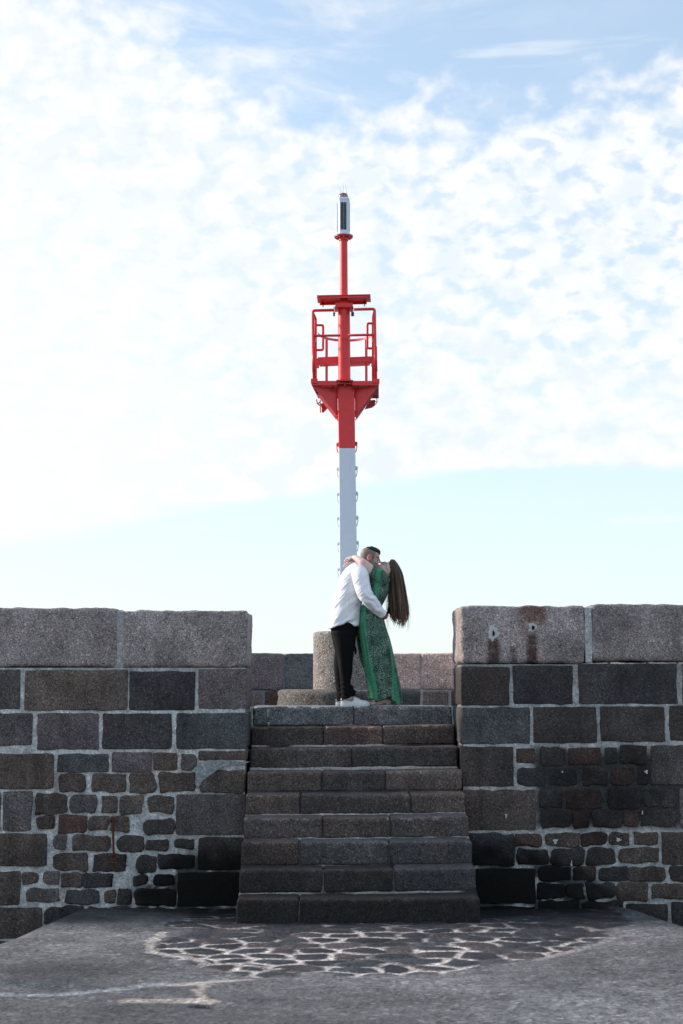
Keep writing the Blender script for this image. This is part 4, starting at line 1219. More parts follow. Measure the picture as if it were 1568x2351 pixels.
# guard rails
def rail(pts, r, name='guard_rail', mat=M_RED, n=12, k=4):
    g = Geo(); g.add(*tube(pts, r, n)); return build(name, g, mat, be)
def corner(pts, rad=.03, seg=4):        # round the corners of a polyline
    P = [Vector(p) for p in pts]; o = [P[0]]
    for i in range(1, len(P) - 1):
        a, b, c = P[i - 1], P[i], P[i + 1]
        u, v = (a - b).normalized(), (c - b).normalized(); r = min(rad, (a - b).length * .45, (c - b).length * .45)
        for s in range(seg + 1):
            t_ = s / seg; p0, p2 = b + u * r, b + v * r
            o.append(p0 * (1 - t_) ** 2 + b * 2 * t_ * (1 - t_) + p2 * t_ * t_)
    o.append(P[-1]); return o
GY = DF + .03
rail(corner([Q3(520, 308, GY), Q3(235, 314, GY), Q3(240, 800, GY), Q3(252, 1245, GY)]), .0185)
rail(corner([Q3(780, 300, GY), Q3(1052, 292, GY), Q3(1060, 790, GY), Q3(1069, 1235, GY)]), .0185)
rail([Q3(245, 650, GY), Q3(420, 646, GY), Q3(600, 644, GY)], .016)
rail([Q3(1050, 636, GY), Q3(890, 638, GY), Q3(700, 642, GY)], .016)
for (x_, y0_, y1_) in ((243, 800, 1135), (1061, 790, 1122)):
    rail([Q3(x_ + 1, y0_, GY), Q3(x_ + 7, y1_, GY)], .0225, 'rail_sleeve')
RY = GY + .36
def back_y(p, Yb):      # same point pushed straight back (keeps height, slight turn)
    return (p[0] + SH * (Yb - GY) / .8, Yb, p[2])
tlc, trc = Q3(235, 314, GY), Q3(1052, 292, GY)
for c_, sd_ in ((tlc, 1), (trc, -1)):
    zb_ = dzt; pth = [c_, back_y((c_[0] + sd_ * .02, 0, c_[2] - .01), RY), (c_[0] + sd_ * .022 + SH * .45, RY, zb_)]
    rail(corner([Vector(c_) + Vector((0, .01, -.03))] + pth[1:], .03), .0165)
    m1 = (c_[0] + sd_ * .01, GY, Q3(650, 645, GY)[2]); rail([m1, back_y((c_[0] + sd_ * .02, 0, m1[2]), RY)], .014)
g1 = Q3(272, 508, RY); 
for pts in ([(275, 508), (372, 508), (370, 836), (275, 838)], [(1035, 484), (957, 484), (956, 815), (1038, 815)]):
    rail(corner([Q3(x, y, RY) for x, y in pts], .022), .0155, 'grab_handle')
# basket hoop bulging backwards, on flat uprights
hz = Q3(560, 712, DB)[2]
hoop_pts = []
hl, hr = Q3(285, 640, RY)[0], Q3(1035, 640, RY)[0]
for i in range(25):
    a = math.pi * i / 24
    hoop_pts.append(((hl + hr) / 2 - (hr - hl) / 2 * math.cos(a) + SH * .5, RY + (DB - RY) * math.sin(a), hz))
g = Geo(); o_ = [(p[0], p[1], p[2]) for p in hoop_pts]
V = []; F = []
for p in o_:
    V += [(p[0], p[1], p[2] - .016), (p[0], p[1] - .008, p[2] - .016), (p[0], p[1] - .008, p[2] + .016), (p[0], p[1], p[2] + .016)]
for i in range(24):
    for j in range(4):
        F.append((i * 4 + j, i * 4 + (j + 1) % 4, (i + 1) * 4 + (j + 1) % 4, (i + 1) * 4 + j))
F += [(0, 3, 2, 1), (96, 97, 98, 99)]
M_FRED = plain_mat('sunlit_faded_red', (.68, .12, .14), .45)  # paler copy of the red paint with sunlight put into its colour
g.add(V, F); build('basket_hoop', g, M_FRED, be, smooth=False)
for px_ in (418, 942):
    p = Q3(px_, 700, DB - .06); V, F = box((p[0], DB - .06, (hz + dzt) / 2), (.034, .008, hz - dzt)); g = Geo(); g.add(V, F)
    build('basket_upright', g, M_FRED, be, smooth=False)
# cross beam (angle section) half-way up
g = Geo(); KY = RY - .02
for (x0_, x1_) in ((300, 640), (660, 1018)):
    a, b = Q3(x0_, 932, KY), Q3(x1_, 918, KY)
    g.add(*quadcol([a, b, (b[0], KY, b[2] - .085), (a[0], KY, a[2] - .085)], .008))
    g.add(*plate([(a[0] + .01, KY, a[2] - .088), (b[0] - .01, KY, b[2] - .088), (b[0] - .03, KY + .16, b[2] - .088), (a[0] + .03, KY + .16, a[2] - .088)], .008))
build('cross_beam', g, M_RED, be, smooth=False)
for (x_, y0_, y1_, w_) in ((296, 950, 1072, .045), (1024, 940, 1050, .03)):
    a, b = Q3(x_, y0_, KY - .03), Q3(x_, y1_, KY - .03)
    g = Geo(); V, F = box((a[0], KY - .02, (a[2] + b[2]) / 2), (w_, .03, a[2] - b[2])); g.add(V, F); build('beam_bracket', g, M_RED, be, smooth=False)

# ------------------------------------------------------------------ people
YP = .27
def P9(x, y, dy=0.0): return tuple(at(*z9(x, y), YP + dy))
def P1(x, y, dy=0.0): return tuple(at(*z1(x, y), YP + dy))
def ring(pl, pr, hy, dy=0.0, n=28, pw=1.0, fn=P1):
    """closed oval whose long axis in the picture plane runs from pl to pr, half-depth hy"""
    a, b = Vector(fn(*pl, dy)), Vector(fn(*pr, dy)); c = (a + b) / 2; u = (b - a) / 2
    o = []
    for j in range(n):
        t_ = 2 * math.pi * j / n; cs, sn = math.cos(t_), math.sin(t_)
        cs = math.copysign(abs(cs) ** pw, cs); sn = math.copysign(abs(sn) ** pw, sn)
        o.append(c + u * cs + Vector((0, hy * sn, 0)))
    return np.array(o)
def loftz(specs, n=28, pw=1.0, fn=P1, k=4):
    """specs (pl, pr, hy, dy): interpolated smoothly"""
    flat = [(*a, *b, hy, dy) for a, b, hy, dy in specs]
    Q = smoothpath(flat, k)
    return loft([ring((q[0], q[1]), (q[2], q[3]), q[4], q[5], n, pw, fn) for q in Q])
HEAD = [(-.002, .074, .046, .012), (.010, .086, .022, .027), (.028, .089, -.006, .040), (.050, .087, -.036, .049), (.072, .087, -.064, .056),
        (.095, .086, -.082, .065), (.120, .080, -.093, .071), (.145, .086, -.099, .075), (.170, .086, -.101, .076), (.193, .077, -.095, .072), (.213, .056, -.079, .059),
        (.228, .024, -.050, .036), (.234, -.008, -.018, .008)]
class Head:
    def __init__(s, ear, dy, fwd, up, sc, wsc=1.0):
        f, u = Vector(fwd).normalized(), Vector(up).normalized(); y = u.cross(f)
        s.M = np.array([[f[i], y[i], u[i]] for i in range(3)]); s.s = sc; s.wsc = wsc
        s.o = np.array(P9(*ear, dy)) - s.M @ np.array([0, 0, .125]) * sc
    def w(s, p): p = np.atleast_2d(np.array(p, float)) * [1, s.wsc, 1]; return p @ s.M.T * s.s + s.o
    def l(s, V): return ((V - s.o) / s.s) @ s.M / [1, s.wsc, 1]
    def parts(s, female=False):
        Q = smoothpath(HEAD, 3); R_ = []
        for z, xf, xb, hw in Q:
            r_ = []
            for j in range(32):
                t_ = 2 * math.pi * j / 32; c, n = math.cos(t_), math.sin(t_)
                x = (xf + xb) / 2 + (xf - xb) / 2 * math.copysign(abs(c) ** .9, c)
                yy = hw * math.copysign(abs(n) ** .9, n)
                if c > 0: yy *= 1 - .16 * c ** 2           # the face is narrower than the skull
                r_.append((x, yy, z))
            R_.append(s.w(r_))
        P = [loft(R_)]
        def ell(c, r): V, F = ellipsoid((0, 0, 0), r, nu=16, nv=10); P.append((s.w(V + np.array(c)), F))
        def tb(p, r, **k):
            V, F = stube(p, r, 10, 4, **k); P.append((s.w(V), F))
        tb([(.082, 0, .148), (.088, 0, .130), (.095, 0, .114), (.1005, 0, .103), (.095, 0, .095)], [.0065, .007, .0085, .0095, .008])
        for q in (-1, 1):
            ell((.090, q * .010, .098), (.008, .0065, .006))
            ell((.080, q * .033, .142), (.010, .022, .007))                # brow
            ell((.0695, q * .031, .123), (.0135, .016, .010))               # closed lid
            ell((.046, q * .037, .098), (.028, .022, .030))                # cheek
            ell((-.012, q * .0735, .122), (.018, .0065, .030))             # ear
            tb([(-.002, q * .078, .098), (-.014, q * .083, .106), (-.024, q * .084, .128), (-.016, q * .083, .149), (-.003, q * .080, .150), (.004, q * .077, .140)], [.0045, .0045, .0045, .0045, .004, .004])
        ell((.0885, 0, .0705), (.0085, .023, .0048)); ell((.0865, 0, .0605), (.0085, .020, .0060))
        ell((.080, 0, .014), (.012, .019, .013))
        return P
def hand(wrist, dirf, nrm, s=1.0, curls=(20, 25, 15), splay=4, thumb=1, each=(0, 0, 0, 0), tcurl=25):
    d = Vector(dirf).normalized(); n = Vector(nrm); n = (n - d * n.dot(d)).normalized(); sd_ = n.cross(d) * thumb
    W = Vector(wrist); P = []
    rings_ = []
    for t_, hw, th in ((-.01, .024, .017), (.02, .030, .017), (.05, .037, .0155), (.078, .039, .0135), (.092, .036, .010)):
        c = W + d * t_ * s
        rings_.append(np.array([c + sd_ * math.cos(2 * math.pi * j / 20) * hw * s + n * math.sin(2 * math.pi * j / 20) * th * s for j in range(20)]))
    P.append(loft(rings_))
    for i, (off, L, r) in enumerate(((.029, .070, .0082), (.0098, .078, .0085), (-.0098, .073, .0082), (-.028, .057, .0072))):
        p = W + (d * (.084 - abs(i - 1.3) * .003) + sd_ * off) * s; dd = (d + sd_ * math.tan(math.radians(splay * (1.5 - i)))).normalized()
        pts = [p - dd * .015 * s]; a = 0
        nn = n
        pts.append(p)
        for q, (fr, cu) in enumerate(zip((.44, .31, .25), curls)):
            a += math.radians(cu + each[i])
            p = p + (dd * math.cos(a) + nn * math.sin(a)) * L * fr * s; pts.append(p)
        P.append(stube(pts, [r * s, r * s, r * .98 * s, r * .92 * s, r * .78 * s], 10, 3))
    p0 = W + (d * .022 + sd_ * .026 + n * .002) * s; p1 = W + (d * .050 + sd_ * .050 + n * .010) * s
    t1 = (p1 - p0).normalized(); t2 = (t1 + d * .6 + n * math.tan(math.radians(tcurl))).normalized()
    P.append(stube([p0, p1, p1 + t2 * .030 * s, p1 + (t2 + d * .4).normalized() * .055 * s], [.013 * s, .0105 * s, .0095 * s, .0075 * s], 10, 3))
    return P

# ---- the man -------------------------------------------------------
FZ = LZ
man = empty('person', (P1(640, 1800)[0], YP, FZ), 'man in a white shirt and black trousers kissing the woman, arms around her waist', 'person')
mh = Head((760, 415), -.014, (1, 0, -.13), (.13, 0, 1), 1.15)
B = mh.parts()
B.append(stube([P9(640, 640), P9(680, 530), P9(730, 440)], [.075, .064, .058], 18, 5))
B.append(loftz([((490, 970), (700, 985), .125, 0), ((490, 850), (740, 860), .14, 0), ((520, 690), (770, 700), .14, 0), ((560, 560), (820, 590), .15, 0), ((600, 470), (835, 520), .165, 0),
                ((640, 405), (835, 450), .165, 0), ((680, 365), (820, 400), .12, 0), ((735, 310), (800, 345), .06, 0)]))
for dy, o in ((-.10, 0), (.10, -35)):
    B.append(loftz([((500 + o * .3, 1000), (690 + o * .3, 1000), .070, dy * .8), ((535 + o, 1200), (670 + o, 1200), .070, dy), ((560 + o, 1400), (665 + o, 1400), .06, dy), ((580 + o, 1600), (650 + o, 1600), .040, dy), ((598 + o, 1740), (646 + o, 1740), .027, dy)]))
    B.append(stube([P1(612 + o, 1730, dy), P1(620 + o, 1765, dy), P1(700 + o, 1790, dy), P1(790 + o, 1795, dy)], [.026, .028, .026, .018], 12, 4))
EL = [P9(560, 640, -.17), P9(640, 880, -.235), P9(700, 1110, -.25), P9(850, 1260, -.20), P9(975, 1400, -.135)]
B.append(stube(EL, [.060, .055, .048, .040, .028], 14, 5))
ELF = [(p[0] + .01, 2 * YP - p[1], p[2] + .01) for p in EL]
B.append(stube(ELF, [.060, .055, .048, .040, .028], 14, 5))
B += hand(P9(975, 1400, -.135), (.55, 1.0, -.28), (-.9, .5, .1), 1.05, (35, 40, 25), 3, 1)
B += hand(P9(985, 1395, .125), (.62, -1.0, -.42), (-.9, -.5, .1), 1.05, (40, 42, 28), 3, -1)
V, F, N = fuse(B, .0040, 3)
L = mh.l(V)
c = np.tile(np.array([.50, .30, .245]), (len(V), 1))
isHead = (L[:, 2] > -.02) & (V[:, 2] > P9(700, 600)[2])
ear = isHead & (np.abs(L[:, 1]) > .0715) & (np.abs(L[:, 0] + .01) < .026) & (np.abs(L[:, 2] - .124) < .036)
scalp = isHead & (L[:, 2] > .118 - .55 * np.clip(-.02 - L[:, 0], 0, .05)) & (L[:, 0] < .040 + .20 * (L[:, 2] - .15)) & ~ear
side = isHead & (np.abs(L[:, 0] - .018) < .02) & (L[:, 2] > .085) & (L[:, 2] < .15) & ~ear
nn_ = fbm(V, 180, 2, 4)
def blend(m, col, k=1.0):
    global c
    c = np.where(m[:, None], c * (1 - k) + np.array(col) * k, c)
def soft(w_, col):
    global c
    w_ = np.clip(w_ * isHead, 0, 1)[:, None]; c = c * (1 - w_) + np.array(col) * w_
soft(.5 * sstep(.095, .080, L[:, 2]) * sstep(-.03, .0, L[:, 0]) * (L[:, 2] > -.012), (.30, .19, .165))
line_ = .040 + .20 * (L[:, 2] - .15)
soft(.85 * sstep(.104, .124, L[:, 2] + .55 * np.clip(-.02 - L[:, 0], 0, .05)) * sstep(line_ + .008, line_ - .008, L[:, 0]), (.150, .120, .105))
soft(.5 * sstep(.022, .012, np.abs(L[:, 0] - .020)) * sstep(.078, .10, L[:, 2]) * (L[:, 2] < .14), (.16, .125, .115))
er = np.hypot((L[:, 0] + .011) / .024, (L[:, 2] - .124) / .036)
soft(sstep(1.15, .85, er) * sstep(.066, .072, np.abs(L[:, 1])), (.60, .22, .18))
blend(isHead & (np.hypot((L[:, 2] - .066) / .012, L[:, 1] / .024) < 1) & (L[:, 0] > .08), (.40, .15, .13), .8)
for q in (-1, 1):
    blend(isHead & (np.abs(L[:, 2] - .1445 - .002 * 0) < .0042) & (np.abs(L[:, 1] - q * .033) < .021) & (L[:, 0] > .05), (.05, .035, .03), .85)
    blend(isHead & (np.abs(L[:, 2] - .1165) < .0022) & (np.abs(L[:, 1] - q * .032) < .015) & (L[:, 0] > .05), (.04, .025, .02), .85)
blend(V[:, 2] < P9(900, 1300)[2], (.30, .155, .125), 1)
c *= (1 + nn_[:, None] * .12)
g = Geo(); g.add(V, F, c); build('body', g, M_SKIN, man)
# cropped hair: a dark flat-topped cap over faded sides
hr = []
for z, xf, xb, hw in smoothpath([(.176, .094, .020, .030), (.186, .093, -.004, .050), (.200, .0885, -.040, .066), (.214, .074, -.062, .066), (.2255, .050, -.058, .050), (.2345, .018, -.045, .034), (.2385, -.008, -.022, .010)], 3):
    hr.append(mh.w([((xf + xb) / 2 + (xf - xb) / 2 * math.cos(t_), hw * math.sin(t_) * (1 - .12 * max(0, math.cos(t_))), z + .010 * max(0, math.cos(t_)) * (z > .18)) for t_ in np.linspace(0, 2 * math.pi, 40, endpoint=False)]))
V, F = loft(hr)
V = V + fbm(V, 90, 2, 8)[:, None] * .006
g = Geo(); g.add(V, F)
rr = random.Random(5)
for i in range(420):
    a, b = rr.uniform(-math.pi, math.pi), rr.uniform(0, 1)
    k_ = rr.randrange(4, len(hr)); p = hr[k_][rr.randrange(40)]
    q = mh.l(np.array([p]))[0]; tip = mh.w([(q[0] + .003, q[1] * 1.02, q[2] + .003)])[0]
    V, F = tube([p, tip], [.0013, .0005], 3, cap=False); g.add(V, F)
build('hair', g, M_BLACKH, man)

# ---- shirt
S = []
S.append(loftz([((425, 1003), (755, 997), .195, 0), ((438, 905), (764, 903), .195, 0), ((460, 800), (772, 800), .19, 0), ((487, 690), (800, 700), .185, 0), ((516, 590), (835, 620), .19, 0),
                ((543, 500), (852, 560), .20, 0), ((572, 435), (858, 500), .205, 0), ((612, 380), (852, 445), .20, 0), ((655, 340), (832, 400), .165, 0), ((694, 310), (812, 366), .11, 0), ((722, 296), (806, 345), .078, 0)], 40, .88, k=5))
S.append(loftz([((722, 300), (806, 345), .070, 0), ((735, 283), (815, 326), .068, 0)], 30, .9, k=3))
SL = [P9(560, 620, -.15), P9(585, 720, -.205), P9(605, 850, -.235), P9(650, 1000, -.255), P9(705, 1110, -.262), P9(790, 1215, -.235), P9(880, 1310, -.19), P9(960, 1395, -.145), P9(975, 1408, -.138)]
SR = [.088, .092, .090, .085, .080, .068, .058, .047, .047]
S.append(stube(SL, SR, 22, 5))
S.append(stube([(p[0] + .01, 2 * YP - p[1], p[2] + .01) for p in SL], SR, 22, 5))
V, F, N = fuse(S, .0065, 5)
px, py = proj(V)
zx, zy = (px - 752.6) / .128, (py - 1229.3) / .128          # close-up units
# hem rises to the side seam
hem_w = sstep(P1(600, 900)[2], P1(600, 1000)[2], V[:, 2])
seam = P1(625, 950)[0]
V[:, 2] += hem_w * np.maximum(0, .058 - np.abs(V[:, 0] - seam) * .33)
# drag folds: from the armpit down and to the left, and rings on the sleeve
a = math.radians(38)
u_ = zx * math.sin(a) + zy * math.cos(a)
fold = np.sin(u_ / 27 + fbm(V, 4, 2, 3) * 9) * sstep(.1, -.25, fbm(V, 3.2, 2, 12)) * sstep(650, 800, zy) * (zx < 560)
V += N * (fold * .013)[:, None]
sl = sstep(-.10, -.16, V[:, 1] - YP)
arm = sl * sstep(430, 520, zx)
b_ = math.radians(-35)
u2 = zx * math.sin(b_) + zy * math.cos(b_)
V += N * ((np.abs(np.sin(u2 / 38 + fbm(V, 7, 2, 31) * 8)) - .5) * .020 * arm * sstep(850, 1050, zy) * (.6 + fbm(V, 6, 2, 77)))[:, None]
V += N * (fbm(V, 5.5, 2, 21) * .014)[:, None]
# vertical back crease and yoke seam
V += N * (-.004 * np.exp(-((zx - (335 + (1550 - zy) * .17)) / 7) ** 2) * (zy > 900))[:, None]
g = Geo(); g.add(V, F); shirt = build('shirt', g, M_SHIRT, man)
g = Geo(); cw = P9(960, 1395, -.145); cw2 = P9(992, 1425, -.132)
cu0 = P9(915, 1350, -.168)
g.add(*stube([cu0, cw, cw2], [.053, .052, .050], 26, 3))
build('cuff', g, M_SHIRT, shirt)
g = Geo(); g.add(*loftz([((716, 303), (806, 350), .080, 0), ((722, 288), (812, 335), .076, 0), ((736, 276), (822, 318), .070, 0)], 34, .9, k=3)); build('collar', g, M_SHIRT, shirt)

# ---- trousers
T = []
T.append(loftz([((447, 945), (745, 960), .165, 0), ((455, 1010), (735, 1020), .17, 0), ((475, 1090), (722, 1090), .165, 0), ((500, 1140), (705, 1140), .10, 0)], 30, .9))
T.append(loftz([((472, 1040), (724, 1040), .095, -.085), ((500, 1150), (711, 1150), .10, -.09), ((518, 1250), (699, 1250), .098, -.095), ((532, 1350), (690, 1350), .092, -.10), ((545, 1450), (686, 1450), .086, -.10),
                ((555, 1550), (668, 1550), .078, -.10), ((560, 1600), (682, 1590), .078, -.10), ((560, 1650), (706, 1632), .080, -.10), ((561, 1700), (721, 1664), .080, -.10), ((560, 1757), (720, 1692), .078, -.10)], 28, .95, k=5))
T.append(loftz([((457, 1040), (700, 1040), .095, .085), ((480, 1150), (680, 1150), .10, .09), ((497, 1240), (655, 1240), .098, .095), ((491, 1330), (635, 1340), .092, .10), ((494, 1450), (640, 1450), .086, .10),
                ((505, 1570), (625, 1570), .078, .10), ((516, 1660), (640, 1640), .080, .10), ((512, 1710), (660, 1680), .080, .10), ((503, 1766), (665, 1730), .078, .10)], 28, .95, k=5))
V, F, N = fuse(T, .006, 4)
px, py = proj(V)
lowf = sstep(1545, 1590, py)
V += N * (np.sin(V[:, 2] * 130 + V[:, 0] * 60 + fbm(V, 6, 2, 5) * 8) * .0055 * lowf)[:, None]
V += N * (fbm(V * [1, 1, .35], 13, 2, 41) * .012)[:, None]
crease = P1(600, 1400)[0]
g = Geo(); g.add(V, F); build('trousers', g, M_TROUS, man)

# ---- sneakers
def sneaker(hx, tx, dy, yz, label=None):
    """hx heel, tx toe in close-up units; yz sole level"""
    h, t_ = Vector(P1(hx, 1815, dy)), Vector(P1(tx, 1815, dy)); Lf = t_.x - h.x; z0 = FZ + .001
    yc = YP + dy
    hwf = lambda f: np.interp(f, [0, .08, .25, .45, .68, .85, .95, 1], [.020, .034, .037, .038, .049, .046, .032, .012])
    top = lambda f: np.interp(f, [0, .05, .15, .28, .36, .46, .56, .68, .78, .88, .96, 1], [.085, .105, .112, .118, .121, .108, .090, .070, .064, .060, .050, .036])
    R_ = []
    for f in np.linspace(0, 1, 30):
        x = h.x + Lf * (.01 + .97 * f); hw = hwf(f); tp = top(f); r_ = []
        for j in range(26):
            a = 2 * math.pi * j / 26; cs, sn = math.cos(a), math.sin(a)
            if sn >= 0:
                r_.append((x, yc + hw * math.copysign(abs(cs) ** .75, cs) * (1 - .30 * sn * (tp > .075)), z0 + .028 + (tp - .028) * abs(sn) ** .8))
            else: r_.append((x, yc + hw * math.copysign(abs(cs) ** .6, cs), z0 + .028 + .012 * sn))
        R_.append(np.array(r_))
    V, F = loft(R_); g = Geo(); g.add(V, F)
    up = build('sneaker', g, M_SHOE, man, label=label)
    R_ = []
    for f in np.linspace(0, 1, 26):
        x = h.x + Lf * f; hw = hwf(min(1, max(0, f))) + .006; ht = .034 - .004 * sstep(.2, .6, f); lift = .012 * max(0, (f - .85) / .15) ** 2
        r_ = []
        for (u_, v_) in ((-1, .0), (-1.0, .3), (-.99, .8), (-.93, 1), (.93, 1), (.99, .8), (1, .3), (1, 0), (.9, -.0), (-.9, -.0)):
            r_.append((x, yc + hw * u_, z0 + lift + ht * v_))
        R_.append(np.array(r_))
    V, F = loft(R_); g = Geo(); g.add(V, F); build('sole', g, M_SOLEW, up, sharp=50)
    def sidey(x, z):             # surface of the upper on the camera side
        f = (x - h.x) / Lf; hw = hwf(f); tp = top(f); sn = min(1, max(0, ((z - z0 - .028) / (tp - .028)))) ** (1 / .8)
        return yc - hw * (max(0, 1 - sn * sn) ** .5) ** .75 * (1 - .30 * sn * (tp > .075)) - .0025
    # the curved tick on the side
    ox, oz = P1(560, 1815, dy)[0], z0
    def m(q, r): return (h.x + Lf * q, z0 + r)
    upper = [(.085, .083), (.16, .076), (.24, .071), (.32, .073), (.375, .085), (.392, .097)]
    lowr = [(.400, .094), (.432, .088), (.447, .078), (.442, .066), (.40, .054), (.34, .0525), (.26, .058), (.17, .069)]
    po = [m(*q) for q in upper + lowr]
    n_ = len(po)
    V = [(x, sidey(x, z) - .002, z) for x, z in po] + [(x, sidey(x, z) + .006, z) for x, z in po]
    cx_, cz_ = m(.40, .075)
    F = [(i, (i + 1) % n_, (i + 1) % n_ + n_, i + n_) for i in range(n_)]
    # strips between the upper and lower edge
    g = Geo(); U_ = smoothpath([m(*q) + (0,) for q in upper], 4); Lw = smoothpath([m(*q) + (0,) for q in ([(.085, .083)] + [(.17, .069), (.26, .058), (.34, .0525), (.40, .054), (.437, .070), (.440, .082), (.392, .097)])], 4)
    ns = 26
    def res(P, ns):
        P = np.array(P); d = np.r_[0, np.cumsum(np.linalg.norm(np.diff(P, axis=0), axis=1))]; s_ = np.linspace(0, d[-1], ns)
        return np.stack([np.interp(s_, d, P[:, i]) for i in range(3)], 1)
    U_, Lw = res(U_, ns), res(Lw, ns)
    V = []; F = []
    for i in range(ns):
        for q in range(4):
            p = U_[i] * (1 - q / 3) + Lw[i] * q / 3; V.append((p[0], sidey(p[0], p[1]), p[1]))
    for i in range(ns - 1):
        for q in range(3): F.append((i * 4 + q, i * 4 + q + 1, (i + 1) * 4 + q + 1, (i + 1) * 4 + q))
    nV = len(V); V = V + [(p[0], p[1] + .006, p[2]) for p in V]; F = F + [tuple(i + nV for i in reversed(f)) for f in F]
    g.add(V, F); build('emblem', g, M_TAUPE, up)
    g = Geo()
    for i in range(5):
        f = .44 + i * .045; x = h.x + Lf * f; z = z0 + top(f) + .001
        g.add(*stube([(x, yc - .022, z - .012), (x + .006, yc, z + .003), (x, yc + .022, z - .012)], [.0035] * 3, 6, 3))
    build('laces', g, M_LACE, up)
sneaker(560, 872, -.10, 1815, 'near white sneaker with a taupe tick')
sneaker(508, 815, .10, 1812)

# ---- the woman -----------------------------------------------------
wom = empty('person', (P1(1000, 1800)[0], YP, FZ), 'woman in a long green paisley dress leaning back, brown hair hanging loose', 'person')
wh = Head((1057, 646), .036, (-.33, 0, .95), (.95, 0, .33), 1.16, .90)
B = wh.parts(True)
B.append(stube([P1(975, 520, .0), P1(1000, 465, .0), P1(1045, 430, .005)], [.058, .050, .050], 16, 5))
B.append(loftz([((800, 800), (985, 830), .11, 0), ((830, 720), (985, 740), .11, 0), ((865, 640), (1020, 690), .12, 0), ((875, 560), (1035, 620), .14, 0), ((890, 480), (1045, 550), .15, 0), ((915, 430), (1045, 495), .12, 0)]))
B.append(loftz([((800, 800), (985, 830), .12, 0), ((790, 950), (1010, 960), .15, 0), ((810, 1060), (1010, 1060), .14, 0)]))
for dy, o in ((-.07, 0), (.075, -75)):
    B.append(loftz([((850 + o * .3, 1030), (1010 + o * .3, 1030), .08, dy), ((900 + o * .6, 1250), (1020 + o * .6, 1250), .062, dy), ((950 + o * .9, 1450), (1045 + o * .9, 1450), .05, dy),
                    ((985 + o, 1600), (1065 + o, 1600), .040, dy), ((1008 + o, 1700), (1062 + o, 1700), .030, dy), ((1012 + o, 1745), (1078 + o, 1752), .029, dy)]))
    zz0 = FZ + .012
    pts_ = [P1(1070 + o, 1770, dy), P1(1040 + o, 1762, dy), P1(990 + o, 1770, dy), P1(940 + o, 1784, dy), P1(900 + o, 1793, dy)]
    B.append(stube(pts_, [.028, .032, .030, .026, .020], 14, 4, up=(0, 0, 1), flat=.85))
    for i_, (q, l_) in enumerate(((-.026, .016), (-.012, .014), (0, .010), (.012, .006), (.022, .0))):
        e_ = P1(898 + o, 1797, dy)
        B.append(stube([(e_[0] + .02, e_[1] + q, FZ + .026), (e_[0] - .006 - l_ * .5, e_[1] + q, FZ + .024), (e_[0] - .014 - l_, e_[1] + q, FZ + .020)], [.010, .0095, .0075], 8, 3))
# arms round his neck
B.append(stube([P1(980, 470, -.11), P1(925, 432, -.165), P1(868, 386, -.185), P1(806, 326, -.185), P1(775, 300, -.165), P1(730, 270, -.115), P1(697, 257, -.055)],
               [.045, .056, .060, .051, .045, .035, .025], 16, 5))
B += hand(P1(694, 256, -.05), (-.95, .30, -.18), (.1, .3, -.95), .92, (32, 38, 28), 3, -1)
B.append(stube([P1(985, 470, .11), P1(930, 425, .16), P1(850, 370, .185), P1(800, 330, .17), P1(750, 300, .10), P1(712, 290, .03), P1(697, 288, -.01)],
               [.055, .052, .047, .041, .033, .026, .024], 16, 5))
B += hand(P1(700, 288, -.02), (-.93, -.25, -.30), (.25, .35, -.9), .96, (26, 16, 10), 7, 1, (6, 0, -4, -8), 10)
V, F, N = fuse(B, .0040, 3)
L = wh.l(V)
c = np.tile(np.array([.70, .49, .44]), (len(V), 1))
isH = (L[:, 2] > -.02) & (V[:, 0] > P9(885, 500)[0]) & (V[:, 2] > P9(1000, 720)[2])
blend(isH & (np.hypot((L[:, 2] - .066) / .011, L[:, 1] / .022) < 1) & (L[:, 0] > .08), (.55, .15, .15), .8)
blend(isH & (np.abs(L[:, 1]) > .0715) & (np.abs(L[:, 0] + .01) < .026) & (np.abs(L[:, 2] - .124) < .036), (.78, .42, .38), .7)
for q in (-1, 1):
    blend(isH & (np.abs(L[:, 2] - .1445) < .003) & (np.abs(L[:, 1] - q * .033) < .019) & (L[:, 0] > .05), (.12, .07, .05), .8)
    blend(isH & (np.abs(L[:, 2] - .1165) < .0025) & (np.abs(L[:, 1] - q * .032) < .015) & (L[:, 0] > .05), (.03, .02, .02), .9)
ev = np.array(P9(640, 505, -.22)); d_ = np.linalg.norm((V - ev) * [1, .5, 1], axis=1)
c = c + (np.array([.72, .36, .32]) - c) * (np.exp(-(d_ / .035) ** 2) * .7)[:, None]
kn = np.array(P9(300, 560, -.03)); d_ = np.linalg.norm((V - kn) * [1, .4, 1], axis=1)
c = c + (np.array([.72, .38, .34]) - c) * (np.exp(-(d_ / .05) ** 2) * .5)[:, None]
c *= (1 + fbm(V, 60, 2, 4)[:, None] * .08)
g = Geo(); g.add(V, F, c); build('body', g, M_SKIN, wom)

